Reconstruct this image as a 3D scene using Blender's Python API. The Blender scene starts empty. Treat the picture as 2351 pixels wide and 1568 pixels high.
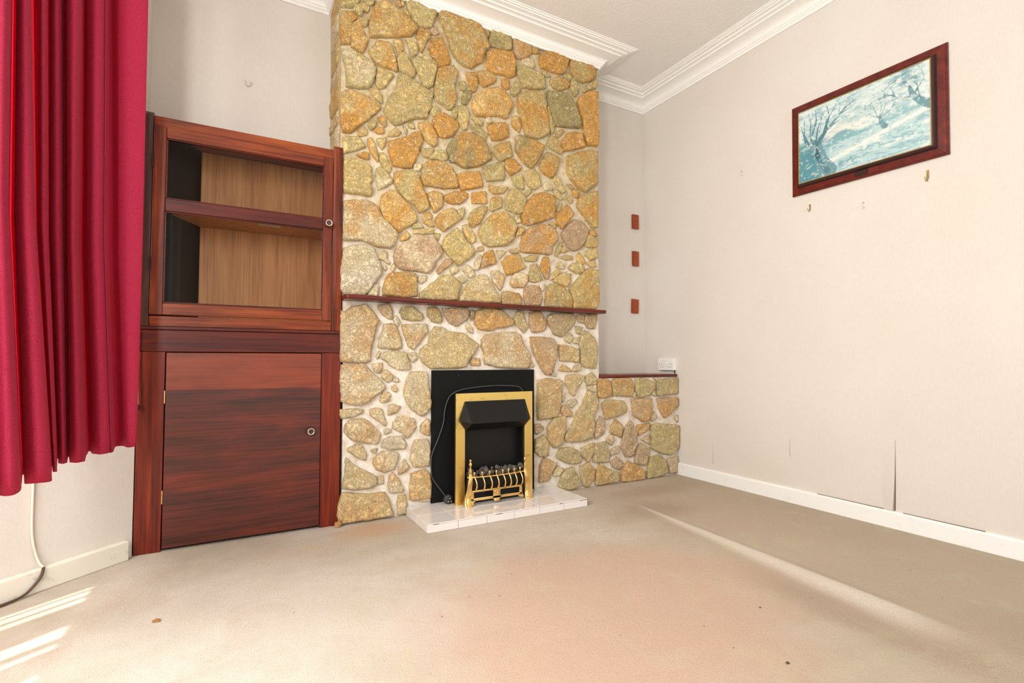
import bpy, bmesh, math, random
import numpy as np
from mathutils import Vector, Matrix, noise
S = bpy.context.scene
COL = S.collection
R = math.radians
random.seed(7)

# ---------------------------------------------------------------- camera
cam = bpy.data.cameras.new('camera'); cam.sensor_width = 36.0
cam.lens = 1163.0 / 2351 * 36.0
cam.clip_start = 0.02
co = bpy.data.objects.new('camera', cam); COL.objects.link(co)
co.location = (0, 0, 0.80)
co.rotation_euler = (R(90) + math.atan(45 / 1163.0), 0, -R(29.1))
S.camera = co

# ---------------------------------------------------------------- light and exposure
S.view_settings.view_transform = 'Standard'
S.view_settings.look = 'None'
S.view_settings.exposure = 0.04
S.view_settings.gamma = 1.0
S.view_settings.use_curve_mapping = False
W = bpy.data.worlds.new('daylight'); S.world = W; W.use_nodes = True
W.node_tree.nodes['Background'].inputs[0].default_value = (0.80, 0.90, 1.0, 1)
W.node_tree.nodes['Background'].inputs[1].default_value = 1.0
S.cycles.use_denoising = True
S.cycles.max_bounces = 10; S.cycles.diffuse_bounces = 3
S.cycles.sample_clamp_indirect = 6.0

def area(name, loc, target, sx, sy, power, colour):
    l = bpy.data.lights.new(name, 'AREA'); l.shape = 'RECTANGLE'; l.size = sx; l.size_y = sy
    l.energy = power; l.color = colour
    o = bpy.data.objects.new(name, l); COL.objects.link(o); o.location = loc
    d = Vector(target) - Vector(loc); o.rotation_euler = d.to_track_quat('-Z', 'Y').to_euler()
    return o
area('bay_window_daylight', (-1.14, 0.95, 1.50), (0.8, 1.1, 1.25), 1.4, 1.6, 78, (0.985, 0.985, 0.97))
area('bay_side_window_daylight', (-0.785, -0.165, 1.62), (0.47, 1.24, 1.52), 0.34, 1.3, 37, (0.985, 0.985, 0.97))
area('rear_fill_light', (1.95, -2.20, 1.5), (1.2, 1.0, 1.15), 1.4, 1.6, 18, (0.985, 0.985, 0.97))  # added fill lamp behind the camera; no window known there
sun = bpy.data.lights.new('sun', 'SUN'); sun.energy = 9.0; sun.angle = R(0.53); sun.color = (1.0, 0.95, 0.86)
so = bpy.data.objects.new('sun', sun); COL.objects.link(so)
AZ, EL = R(35), R(58)
so.rotation_euler = Vector((math.cos(AZ) * math.cos(EL), math.sin(AZ) * math.cos(EL), -math.sin(EL))).to_track_quat('-Z', 'Y').to_euler()
so.location = (-3, 0, 4)

# ---------------------------------------------------------------- helpers
def lin(c):
    return tuple(((v / 255) / 12.92 if v / 255 <= 0.04045 else ((v / 255 + 0.055) / 1.055) ** 2.4) for v in c)

class NT:
    def __init__(s, name):
        s.m = bpy.data.materials.new(name); s.m.use_nodes = True
        s.t = s.m.node_tree; s.b = s.t.nodes['Principled BSDF']; s.out = s.t.nodes['Material Output']
    def n(s, typ, **kw):
        x = s.t.nodes.new(typ)
        for k, v in kw.items():
            if k.startswith('i_'): x.inputs[k[2:].replace('_', ' ')].default_value = v
            else: setattr(x, k, v)
        return x
    def l(s, a, b): s.t.links.new(a, b)
    def coords(s, scale=(1, 1, 1), rot=(0, 0, 0), world=False):
        if world: src = s.n('ShaderNodeNewGeometry').outputs['Position']
        else: src = s.n('ShaderNodeTexCoord').outputs['Object']
        mp = s.n('ShaderNodeMapping'); mp.inputs['Scale'].default_value = scale; mp.inputs['Rotation'].default_value = rot
        s.l(src, mp.inputs[0]); return mp.outputs[0]
    def noise(s, vec, scale, detail=4, rough=0.5, dist=0.0):
        x = s.n('ShaderNodeTexNoise'); x.inputs['Scale'].default_value = scale; x.inputs['Detail'].default_value = detail
        x.inputs['Roughness'].default_value = rough; x.inputs['Distortion'].default_value = dist
        s.l(vec, x.inputs['Vector']); return x.outputs['Fac']
    def ramp(s, fac, stops):
        r = s.n('ShaderNodeValToRGB'); e = r.color_ramp.elements
        while len(e) < len(stops): e.new(0.5)
        for i, (p, c) in enumerate(stops):
            e[i].position = p; e[i].color = (*c[:3], 1)
        s.l(fac, r.inputs[0]); return r.outputs[0]
    def mix(s, fac, a, b, mode='MIX'):
        x = s.n('ShaderNodeMix', data_type='RGBA', blend_type=mode)
        for sock, v in ((x.inputs[0], fac), (x.inputs[6], a), (x.inputs[7], b)):
            if hasattr(v, 'is_output'): s.l(v, sock)
            elif isinstance(v, (int, float)): sock.default_value = v
            else: sock.default_value = (*v[:3], 1)
        return x.outputs[2]
    def math(s, op, a, b=None, c=None, clamp=False):
        x = s.n('ShaderNodeMath', operation=op, use_clamp=clamp)
        for i, v in enumerate((a, b, c)):
            if v is None: continue
            if hasattr(v, 'is_output'): s.l(v, x.inputs[i])
            else: x.inputs[i].default_value = v
        return x.outputs[0]
    def bump(s, h, dist, strength=1.0):
        x = s.n('ShaderNodeBump'); x.inputs['Distance'].default_value = dist; x.inputs['Strength'].default_value = strength
        s.l(h, x.inputs['Height']); s.l(x.outputs[0], s.b.inputs['Normal'])
    def col(s, c):
        if hasattr(c, 'is_output'): s.l(c, s.b.inputs['Base Color'])
        else: s.b.inputs['Base Color'].default_value = (*c[:3], 1)
    def set(s, rough=0.6, metal=0, spec=0.5, coat=0, coatr=0.1):
        s.b.inputs['Roughness'].default_value = rough; s.b.inputs['Metallic'].default_value = metal
        s.b.inputs['Specular IOR Level'].default_value = spec
        s.b.inputs['Coat Weight'].default_value = coat; s.b.inputs['Coat Roughness'].default_value = coatr

def plain(name, c, rough=0.5, metal=0, spec=0.5, coat=0, var=0.0, vs=8, bump=0, bs=60):
    k = NT(name); L = lin(c)
    if var or bump:
        v = k.coords(world=True)
        if var:
            f = k.noise(v, vs, 5, 0.6)
            k.col(k.ramp(f, [(0.3, tuple(x * (1 - var) for x in L)), (0.7, tuple(min(1, x * (1 + var)) for x in L))]))
        else: k.col(L)
        if bump: k.bump(k.noise(v, bs, 4, 0.6), bump)
    else: k.col(L)
    k.set(rough, metal, spec, coat); return k.m

def m_wall():
    k = NT('textured_cream_wallpaper'); v = k.coords(world=True)
    big = k.noise(v, 1.3, 4, 0.55)
    base = k.ramp(big, [(0.3, lin((220, 211, 200))), (0.7, lin((226, 219, 212)))])
    fine = k.noise(k.coords((1, 1, 0.25), world=True), 160, 3, 0.6)
    c = k.mix(0.10, base, k.ramp(fine, [(0.3, lin((196, 182, 164))), (0.7, lin((240, 230, 220)))]))
    k.col(c); k.bump(k.noise(v, 220, 3, 0.6), 0.0012, 0.6); k.set(0.75, spec=0.25); return k.m
def m_ceiling():
    k = NT('white_textured_ceiling_paint'); v = k.coords(world=True)
    k.col(lin((238, 234, 229))); k.bump(k.noise(v, 70, 4, 0.6), 0.004, 0.7); k.set(0.8, spec=0.2); return k.m
def m_wood(name, cols, axis='x', scale=1.0, rough=0.45, coat=0.08, fine=0.35, bandscale=3.0):
    k = NT(name)
    st = {'x': (0.8, 9, 9), 'z': (9, 9, 0.8)}[axis]
    v = k.coords(tuple(a * scale for a in st), world=True)
    f = k.noise(v, bandscale, 5, 0.55, 0.6)
    c = k.ramp(f, [(0.28, lin(cols[0])), (0.5, lin(cols[1])), (0.72, lin(cols[2]))])
    g = {'x': (2.5, 120, 120), 'z': (120, 120, 2.5)}[axis]
    fn = k.noise(k.coords(g, world=True), 1.0, 3, 0.6)
    c = k.mix(fine, c, k.ramp(fn, [(0.35, lin(cols[0])), (0.65, lin(cols[2]))]))
    k.col(c); k.bump(fn, 0.0006, 0.5); k.set(rough, coat=coat, coatr=0.2, spec=0.3); return k.m
def m_door():
    k = NT('stained_door_veneer'); v = k.coords((0.7, 5, 5), world=True)
    f = k.noise(v, 2.6, 6, 0.6, 0.8)
    sep = k.n('ShaderNodeSeparateXYZ'); k.l(k.n('ShaderNodeNewGeometry').outputs['Position'], sep.inputs[0])
    c = k.ramp(f, [(0.30, lin((38, 13, 8))), (0.5, lin((70, 22, 11))), (0.72, lin((116, 38, 15)))])
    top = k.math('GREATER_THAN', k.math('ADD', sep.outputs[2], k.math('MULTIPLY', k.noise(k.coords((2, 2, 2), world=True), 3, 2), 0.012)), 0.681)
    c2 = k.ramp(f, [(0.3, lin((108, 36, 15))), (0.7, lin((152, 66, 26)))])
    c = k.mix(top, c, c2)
    fn = k.noise(k.coords((3, 120, 120), world=True), 1.0, 3, 0.6)
    c = k.mix(0.22, c, k.ramp(fn, [(0.35, lin((45, 16, 12))), (0.65, lin((150, 62, 34)))]))
    k.col(c); k.set(0.45, coat=0.06, coatr=0.3); return k.m
def m_stone():
    k = NT('rough_split_stone'); v = k.coords(world=True)
    a = k.n('ShaderNodeAttribute', attribute_name='Col').outputs['Color']
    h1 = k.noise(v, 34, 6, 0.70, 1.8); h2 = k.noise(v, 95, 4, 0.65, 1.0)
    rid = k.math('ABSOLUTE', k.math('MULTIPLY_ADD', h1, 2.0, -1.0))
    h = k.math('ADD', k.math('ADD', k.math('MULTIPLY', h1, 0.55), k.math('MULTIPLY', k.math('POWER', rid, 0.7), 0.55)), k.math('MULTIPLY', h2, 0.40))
    c = k.mix(k.math('MULTIPLY', k.ramp(h, [(0.62, (0, 0, 0)), (0.74, (1, 1, 1))]), 0.70), a, lin((255, 240, 204)))  # relief highlights put into the colour: cream on the bump's high spots
    c = k.mix(k.math('MULTIPLY', k.ramp(h, [(0.455, (1, 1, 1)), (0.555, (0, 0, 0))]), 0.62), c, lin((140, 96, 48)))  # relief shade put into the colour: brown in the bump's hollows
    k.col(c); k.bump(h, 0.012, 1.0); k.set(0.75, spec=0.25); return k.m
def m_mortar():
    k = NT('pale_mortar'); v = k.coords(world=True)
    sep = k.n('ShaderNodeSeparateXYZ'); k.l(k.n('ShaderNodeNewGeometry').outputs['Position'], sep.inputs[0])
    up = k.n('ShaderNodeMapRange', interpolation_type='SMOOTHSTEP'); k.l(k.math('ADD', sep.outputs[2], k.math('MULTIPLY', k.noise(v, 3, 3), 0.5)), up.inputs[0]); up.inputs[1].default_value = 1.2; up.inputs[2].default_value = 2.3
    f_ = k.noise(v, 22, 6, 0.65)
    k.col(k.mix(up.outputs[0], k.ramp(f_, [(0.32, lin((206, 190, 166))), (0.6, lin((238, 230, 220)))]), k.ramp(f_, [(0.32, lin((178, 158, 120))), (0.65, lin((222, 208, 178)))])))
    k.bump(k.noise(v, 45, 5, 0.6), 0.006, 0.8); k.set(0.85, spec=0.2); return k.m
def m_brass(name, c, rough):
    k = NT(name); v = k.coords(world=True)
    f = k.noise(v, 14, 4, 0.6, 1.0)
    k.col(k.ramp(f, [(0.30, tuple(x * 0.66 for x in lin(c))), (0.42, lin(c))])); k.set(rough, metal=1.0); return k.m
def m_curtain():
    k = NT('crimson_woven_fabric'); v = k.coords((1, 1, 1), world=True)
    vo = k.n('ShaderNodeTexVoronoi', feature='F1'); vo.inputs['Scale'].default_value = 70; k.l(k.coords((1, 1, 0.75), world=True), vo.inputs['Vector'])
    w = k.math('SINE', k.math('MULTIPLY', vo.outputs['Distance'], 26.0))
    c = k.mix(k.math('MULTIPLY_ADD', w, 0.16, 0.22), lin((222, 52, 92)), lin((238, 96, 130)))
    k.col(c); k.bump(k.noise(v, 420, 2, 0.5), 0.0006, 0.6)
    k.set(0.75, spec=0.25); k.b.inputs['Sheen Weight'].default_value = 0.04; k.b.inputs['Sheen Roughness'].default_value = 0.4
    return k.m
def m_carpet():
    k = NT('worn_beige_carpet')
    pos = k.n('ShaderNodeNewGeometry').outputs['Position']
    sep = k.n('ShaderNodeSeparateXYZ'); k.l(pos, sep.inputs[0]); X, Y = sep.outputs[0], sep.outputs[1]
    v = k.coords(world=True)
    w1 = k.noise(v, 2.2, 5, 0.6); w2 = k.noise(v, 3.1, 5, 0.6, 0.4)
    c = k.ramp(w1, [(0.32, lin((188, 170, 147))), (0.66, lin((213, 200, 184)))])
    def blob(cx, cy, rx, ry, soft=0.45, wob=0.9):
        dx = k.math('DIVIDE', k.math('SUBTRACT', X, cx), rx); dy = k.math('DIVIDE', k.math('SUBTRACT', Y, cy), ry)
        d = k.math('SQRT', k.math('ADD', k.math('MULTIPLY', dx, dx), k.math('MULTIPLY', dy, dy)))
        d = k.math('ADD', d, k.math('MULTIPLY', k.math('SUBTRACT', w2, 0.5), wob))
        mr = k.n('ShaderNodeMapRange', interpolation_type='SMOOTHSTEP'); k.l(d, mr.inputs[0])
        mr.inputs[1].default_value = 1 - soft; mr.inputs[2].default_value = 1 + soft; mr.inputs[3].default_value = 1; mr.inputs[4].default_value = 0
        return mr.outputs[0]
    def put(c, m, amt, colour): return k.mix(k.math('MULTIPLY', m, amt), c, lin(colour))
    c = put(c, blob(2.5, 1.2, 0.9, 1.8, 0.5), 0.75, (188, 168, 140))       # trodden strip by the right wall
    c = put(c, blob(1.12, 1.30, 0.62, 0.50, 0.40), 0.85, (206, 170, 146))     # pink faded patch
    c = put(c, blob(1.95, 0.55, 0.55, 0.55, 0.5), 0.55, (186, 168, 144))
    c = put(c, blob(2.25, 1.75, 0.35, 0.45, 0.5), 0.55, (198, 174, 152))
    c = put(c, blob(0.62, 2.45, 0.16, 0.09, 0.5), 0.75, (206, 164, 124))      # stain beside the hearth
    c = put(c, blob(0.45, 2.33, 0.35, 0.06, 0.6), 0.45, (200, 172, 136))
    c = put(c, blob(2.02, 2.05, 0.22, 0.12, 0.6), 0.45, (160, 132, 104))
    c = put(c, blob(2.35, 2.35, 0.3, 0.10, 0.6), 0.40, (170, 136, 104))
    c = put(c, blob(0.75, 1.98, 0.30, 0.06, 0.6), 0.30, (196, 176, 140))
    c = put(c, blob(0.05, 1.70, 0.45, 0.50, 0.5), 0.45, (222, 213, 202))
    c = put(c, blob(1.74, 0.86, 0.10, 0.34, 0.5), 0.55, (172, 148, 124))  # shaded near side of the ridge, painted darker
    c = put(c, blob(2.02, 0.40, 0.18, 0.40, 0.5), 0.45, (172, 152, 124))
    w3 = k.noise(v, 4.5, 5, 0.65, 0.8)
    c = put(c, k.ramp(w3, [(0.50, (0, 0, 0)), (0.68, (1, 1, 1))]), 0.38, (196, 170, 146))
    c = put(c, k.ramp(w3, [(0.34, (1, 1, 1)), (0.46, (0, 0, 0))]), 0.30, (204, 194, 160))
    # ridge's lit slope painted as a paler line running away along x = 1.92
    lx = k.math('SUBTRACT', X, k.math('MULTIPLY_ADD', Y, 0.075, 1.842))
    wid = k.math('MULTIPLY_ADD', Y, -0.105, 0.245)
    t = k.math('DIVIDE', lx, wid)
    up = k.n('ShaderNodeMapRange', interpolation_type='SMOOTHSTEP'); k.l(t, up.inputs[0]); up.inputs[1].default_value = -1.0; up.inputs[2].default_value = -0.25
    dn = k.n('ShaderNodeMapRange', interpolation_type='SMOOTHSTEP'); k.l(t, dn.inputs[0]); dn.inputs[1].default_value = 0.12; dn.inputs[2].default_value = -0.06
    ends = k.n('ShaderNodeMapRange', interpolation_type='SMOOTHSTEP'); k.l(Y, ends.inputs[0]); ends.inputs[1].default_value = 0.62; ends.inputs[2].default_value = 0.92
    e2 = k.n('ShaderNodeMapRange', interpolation_type='SMOOTHSTEP'); k.l(Y, e2.inputs[0]); e2.inputs[1].default_value = 2.25; e2.inputs[2].default_value = 2.0
    msk = k.math('MULTIPLY', k.math('MULTIPLY', up.outputs[0], dn.outputs[0]), k.math('MULTIPLY', ends.outputs[0], e2.outputs[0]))
    c = put(c, msk, 0.7, (230, 219, 204))
    # fibre colour and specks
    fi = k.noise(v, 260, 3, 0.7)
    c = k.mix(0.28, c, k.mix(1.0, c, k.ramp(fi, [(0.3, (0.40, 0.40, 0.40)), (0.7, (1.4, 1.4, 1.4))]), 'MULTIPLY'))
    sp = k.n('ShaderNodeTexVoronoi', feature='F1'); sp.inputs['Scale'].default_value = 11; k.l(v, sp.inputs['Vector'])
    spn = k.math('MULTIPLY', k.math('LESS_THAN', sp.outputs['Distance'], 0.045), k.math('GREATER_THAN', k.noise(v, 1.7, 2), 0.5))
    c = k.mix(k.math('MULTIPLY', spn, 0.65), c, lin((96, 66, 44)))
    k.col(c)
    k.bump(k.math('ADD', k.noise(v, 300, 3, 0.7), k.math('MULTIPLY', k.noise(v, 60, 3, 0.6), 0.7)), 0.006, 0.7)
    k.set(0.95, spec=0.05); k.b.inputs['Sheen Weight'].default_value = 0.15; return k.m
def m_glass():
    k = NT('clear_glass'); t = k.t
    tr = k.n('ShaderNodeBsdfTransparent'); gl = k.n('ShaderNodeBsdfGlossy'); gl.inputs['Roughness'].default_value = 0.02
    tr.inputs[0].default_value = (0.93, 0.94, 0.93, 1)
    lw = k.n('ShaderNodeLayerWeight'); fr = k.math('MULTIPLY_ADD', k.math('POWER', lw.outputs['Facing'], 4.0), 0.6, 0.018)
    mx = k.n('ShaderNodeMixShader'); k.l(fr, mx.inputs[0]); k.l(tr.outputs[0], mx.inputs[1]); k.l(gl.outputs[0], mx.inputs[2])
    k.l(mx.outputs[0], k.out.inputs[0]); return k.m
def m_attr(name, rough):
    k = NT(name); k.col(k.n('ShaderNodeAttribute', attribute_name='Col').outputs['Color']); k.set(rough, spec=0.3); return k.m
def m_paint(name, c, dirt):
    k = NT(name); v = k.coords(world=True)
    f = k.noise(v, 16, 6, 0.65, 0.6)
    k.col(k.ramp(f, [(0.27, lin(dirt)), (0.42, lin(c))])); k.bump(k.noise(v, 40, 3), 0.0015, 0.5); k.set(0.42); return k.m

M = dict(
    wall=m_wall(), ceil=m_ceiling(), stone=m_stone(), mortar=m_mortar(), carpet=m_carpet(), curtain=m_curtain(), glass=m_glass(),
    cornice=plain('white_cornice_paint', (246, 243, 238), 0.55), gloss=m_paint('white_gloss_paint', (244, 243, 240), (232, 228, 222)),
    oldgloss=m_paint('yellowed_gloss_paint', (232, 226, 212), (196, 184, 164)),
    wood_h=m_wood('stained_pine_along', [(58, 17, 6), (120, 44, 11), (168, 82, 26)], 'x'),
    wood_v=m_wood('stained_pine_upright', [(50, 14, 6), (100, 33, 10), (148, 66, 22)], 'z'),
    wood_red=m_wood('red_stained_pine_upright', [(52, 13, 6), (102, 26, 10), (138, 50, 18)], 'z'),
    wood_dark=m_wood('dark_varnished_pine', [(34, 20, 17), (60, 36, 30), (92, 62, 52)], 'z', rough=0.28),
    wood_rail=m_wood('dark_red_rail', [(38, 11, 6), (78, 20, 9), (118, 40, 15)], 'x'),
    ply=m_wood('plywood_back', [(150, 96, 56), (186, 126, 76), (206, 150, 96)], 'z', rough=0.5, coat=0.1, fine=0.45),
    door=m_door(), mahogany=m_wood('mahogany_shelf', [(70, 22, 16), (96, 32, 22), (120, 46, 30)], 'x', rough=0.3),
    near_black=plain('near_black_board', (26, 18, 16), 0.6, spec=0.2, var=0.4, vs=6),
    chip=plain('brown_stone', (170, 128, 80), 0.8, var=0.45, vs=60, bump=0.004, bs=120),
    block=m_wood('pine_block', [(128, 54, 28), (158, 74, 40), (176, 92, 54)], 'z', rough=0.6, coat=0),
    frame=m_wood('mahogany_frame', [(72, 20, 16), (98, 30, 22), (118, 42, 28)], 'x', rough=0.35, coat=0.15, fine=0.15),
    frame_dark=plain('dark_frame_moulding', (48, 20, 16), 0.35),
    gilt=plain('gilt_slip', (182, 146, 86), 0.4, 0.6), black=plain('black_board_paint', (20, 20, 19), 0.7, spec=0.15),
    satin=plain('black_satin_metal', (18, 18, 17), 0.45, spec=0.3), coal=plain('charred_coal', (92, 86, 80), 0.85, var=0.6, vs=50, bump=0.006, bs=60),
    brass=m_brass('tarnished_brass_sheet', (232, 204, 124), 0.36), brass2=m_brass('cast_brass', (236, 200, 130), 0.25),
    tile=plain('white_glazed_tile', (236, 228, 224), 0.15, coat=0.4), grout=plain('grey_grout', (176, 166, 156), 0.9, var=0.3, vs=40),
    plastic=plain('white_plastic', (240, 238, 232), 0.3), hole=plain('dark_hole', (20, 18, 16), 0.8), red=plain('red_switch_mark', (190, 40, 30), 0.5),
    cable_w=plain('cream_cable', (226, 214, 194), 0.5), cable_b=plain('brown_cable', (84, 62, 48), 0.5), cable_k=plain('grey_flex', (70, 70, 70), 0.45),
    plug=plain('black_plug', (44, 52, 56), 0.45), chrome=plain('pale_brass_ring', (214, 206, 190), 0.2, 0.9), hook=plain('brass_hook', (176, 148, 92), 0.35, 0.8),
    whitehook=plain('white_hook', (226, 220, 208), 0.5), pale_tan=plain('pale_matt', (196, 178, 148), 0.7), gap=plain('dark_plaster_gap', (120, 100, 82), 0.9),
    print=m_attr('printed_landscape', 0.35), leaf=plain('dry_leaf', (158, 104, 62), 0.8), blind=plain('cream_blind_fabric', (220, 212, 196), 0.9), upvc=plain('white_window_frame', (236, 236, 234), 0.35),
)

ROOT = {}
def mesh_obj(name, bm, mat, parent=None, smooth=False, angle=None):
    if parent is not None and parent.name in ROOT:
        bmesh.ops.translate(bm, vec=-ROOT[parent.name], verts=bm.verts)
    me = bpy.data.meshes.new(name); bmesh.ops.recalc_face_normals(bm, faces=bm.faces); bm.to_mesh(me); bm.free()
    o = bpy.data.objects.new(name, me); COL.objects.link(o); me.materials.append(mat)
    if parent is not None:
        o.parent = parent
        if parent.name in ROOT: ROOT[o.name] = ROOT[parent.name]
    if smooth:
        for p in me.polygons: p.use_smooth = True
        if angle: me.set_sharp_from_angle(angle=R(angle))
    return o
def thing(name, label, cat, loc, group=None):
    o = bpy.data.objects.new(name, None); COL.objects.link(o); o.location = loc; o.empty_display_size = 0.05
    o['label'] = label; o['category'] = cat
    if group: o['group'] = group
    ROOT[o.name] = Vector(loc); return o
def tag(o, label, cat, group=None):
    o['label'] = label; o['category'] = cat
    if group: o['group'] = group
    return o
def struct(o, label=None):
    o['kind'] = 'structure'
    if label: o['label'] = label
    return o
def box(bm, x0, x1, y0, y1, z0, z1, bev=0.0, seg=2):
    b = bmesh.new()
    vs = [b.verts.new((x, y, z)) for x in (x0, x1) for y in (y0, y1) for z in (z0, z1)]
    for f in ((0, 1, 3, 2), (4, 6, 7, 5), (0, 4, 5, 1), (2, 3, 7, 6), (0, 2, 6, 4), (1, 5, 7, 3)): b.faces.new([vs[i] for i in f])
    bmesh.ops.recalc_face_normals(b, faces=b.faces)
    if bev: bmesh.ops.bevel(b, geom=b.edges[:], offset=bev, segments=seg, affect='EDGES', profile=0.5)
    add(bm, b); return bm
def add(bm, b, mtx=None):
    me = bpy.data.meshes.new('tmp'); b.to_mesh(me); b.free()
    if mtx is not None: me.transform(mtx)
    bm.from_mesh(me); bpy.data.meshes.remove(me)
def B(*a, **k): return box(bmesh.new(), *a, **k)
def tube(bm, pts, r, seg=8, caps=True):
    pts = [Vector(p) for p in pts]; n = len(pts)
    rs = r if isinstance(r, (list, tuple)) else [r] * n
    rings = []; ref = None
    for i, p in enumerate(pts):
        t = (pts[min(i + 1, n - 1)] - pts[max(i - 1, 0)]).normalized()
        if ref is None: ref = t.orthogonal().normalized()
        u = (ref - t * ref.dot(t)).normalized(); ref = u; w = t.cross(u)
        rings.append([bm.verts.new(p + (u * math.cos(2 * math.pi * k / seg) + w * math.sin(2 * math.pi * k / seg)) * rs[i]) for k in range(seg)])
    for a, b in zip(rings, rings[1:]):
        for k in range(seg): bm.faces.new((a[k], a[(k + 1) % seg], b[(k + 1) % seg], b[k]))
    if caps: bm.faces.new(rings[0][::-1]); bm.faces.new(rings[-1])
    return bm
def lathe(bm, prof, origin, axis='z', seg=20):
    o = Vector(origin); rings = []
    for r, h in prof:
        ring = []
        for k in range(seg):
            a = 2 * math.pi * k / seg; c, s_ = r * math.cos(a), r * math.sin(a)
            p = {'z': (c, s_, h), 'y': (c, h, s_), 'x': (h, c, s_)}[axis]
            ring.append(bm.verts.new(o + Vector(p)))
        rings.append(ring)
    for a, b in zip(rings, rings[1:]):
        for k in range(seg): bm.faces.new((a[k], a[(k + 1) % seg], b[(k + 1) % seg], b[k]))
    bm.faces.new(rings[0][::-1]); bm.faces.new(rings[-1]); return bm
def prism(bm, poly, axis, d0, d1, bev=0.0):
    """poly: 2-D points; axis: 'y' -> (x,z), 'x' -> (y,z), 'z' -> (x,y)."""
    b = bmesh.new(); f = {'y': lambda p, d: (p[0], d, p[1]), 'x': lambda p, d: (d, p[0], p[1]), 'z': lambda p, d: (p[0], p[1], d)}[axis]
    lo = [b.verts.new(f(p, d0)) for p in poly]; hi = [b.verts.new(f(p, d1)) for p in poly]; n = len(poly)
    b.faces.new(lo); b.faces.new(hi[::-1])
    for i in range(n): b.faces.new((lo[i], lo[(i + 1) % n], hi[(i + 1) % n], hi[i]))
    bmesh.ops.recalc_face_normals(b, faces=b.faces)
    if bev: bmesh.ops.bevel(b, geom=b.edges[:], offset=bev, segments=2, affect='EDGES', profile=0.5)
    add(bm, b); return bm
def smooth_path(pts, sub=6):
    P = [Vector(p) for p in pts]; out = []
    for i in range(len(P) - 1):
        p0, p1, p2, p3 = P[max(i - 1, 0)], P[i], P[i + 1], P[min(i + 2, len(P) - 1)]
        for j in range(sub):
            t = j / sub
            out.append(0.5 * ((2 * p1) + (p2 - p0) * t + (2 * p0 - 5 * p1 + 4 * p2 - p3) * t * t + (3 * p1 - p0 - 3 * p2 + p3) * t ** 3))
    out.append(P[-1]); return out

# ================================================================ room shell
CH = 2.82                       # ceiling height
XR, YB, YF = 2.80, 2.917, 2.605  # right wall, alcove back wall, chimney breast front
XC0, XC1 = 0.480, 2.090         # chimney breast
XL = -0.355
# carpeted floor with the low ridge of a loose join
bm = bmesh.new(); xs = np.concatenate([np.linspace(-1.5, 1.5, 8), np.linspace(1.55, 2.1, 40), np.linspace(2.2, 3.0, 4)]); ys = np.linspace(-2.4, 3.0, 60)
def ridge(x, y):
    x0 = 1.842 + 0.075 * y; k = max(0, min(1, (2.3 - y) / 1.2)) * max(0, min(1, (y - 0.45) / 0.35)); w = 0.195 - 0.085 * y if y < 1.7 else 0.05
    t = (x - x0) / max(w, 0.05)
    return k * (0.010 * math.exp(-((t + 0.15) / 0.42) ** 2) - 0.006 * math.exp(-((t + 1.2) / 0.5) ** 2))
gv = [[bm.verts.new((x, y, min(0.010, max(-0.004, ridge(x, y))))) for y in ys] for x in xs]
for i in range(len(xs) - 1):
    for j in range(len(ys) - 1): bm.faces.new((gv[i][j], gv[i + 1][j], gv[i + 1][j + 1], gv[i][j + 1]))
floor = struct(mesh_obj('floor', bm, M['carpet'], smooth=True), 'worn beige carpet with a pink faded patch')
struct(mesh_obj('ceiling', B(-1.45, 3.0, -2.4, 3.05, CH, CH + 0.1), M['ceil']))
struct(mesh_obj('wall_right', B(XR, XR + 0.12, -2.4, 3.05, 0, CH), M['wall']))
struct(mesh_obj('wall_back', B(XL - 0.12, XR, YB, YB + 0.12, 0, CH), M['wall']))
struct(mesh_obj('wall_left', B(XL - 0.12, XL, 2.585, YB, 0, CH), M['wall']))
struct(mesh_obj('wall_left_rear', B(XL - 0.12, XL, -2.4, -0.60, 0, CH), M['wall']))
bm = bmesh.new()                 # rear wall; opening added for the fill lamp
box(bm, -0.5, 1.2, -2.4, -2.25, 0, CH); box(bm, 2.7, 3.0, -2.4, -2.25, 0, CH); box(bm, 1.2, 2.7, -2.4, -2.25, 0, 0.6); box(bm, 1.2, 2.7, -2.4, -2.25, 2.4, CH)
struct(mesh_obj('wall_rear', bm, M['wall']))
# canted bay walls
CD = Vector((-0.744, -0.668, 0)); CN = Vector((0.668, -0.744, 0)); CP = Vector((-0.337, 2.600, 0))
def canted(bm, t0, t1, d0, d1, z0, z1, mirror=False, bev=0.0):
    b = bmesh.new(); pts = []
    for z in (z0, z1):
        for t, d in ((t0, d0), (t1, d0), (t1, d1), (t0, d1)):
            p = CP + CD * t + CN * d
            if mirror: p.y = 2.0 - p.y
            pts.append(b.verts.new((p.x, p.y, z)))
    for f in ((0, 1, 2, 3), (7, 6, 5, 4), (0, 4, 5, 1), (1, 5, 6, 2), (2, 6, 7, 3), (3, 7, 4, 0)): b.faces.new([pts[i] for i in f])
    bmesh.ops.recalc_face_normals(b, faces=b.faces)
    if bev: bmesh.ops.bevel(b, geom=b.edges[:], offset=bev, segments=2, affect='EDGES', profile=0.5)
    add(bm, b); return bm
struct(mesh_obj('wall_bay_far', canted(bmesh.new(), 0, 1.235, -0.12, 0.0, 0, CH), M['wall']))
bm = bmesh.new()
for t0, t1, z0, z1 in ((0, 0.12, 0, CH), (0.78, 1.235, 0, CH), (0.12, 0.78, 0, 0.6), (0.12, 0.78, 2.35, CH)): canted(bm, t0, t1, -0.12, 0.0, z0, z1, True)
struct(mesh_obj('wall_bay_near', bm, M['wall']))
bm = bmesh.new()
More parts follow.
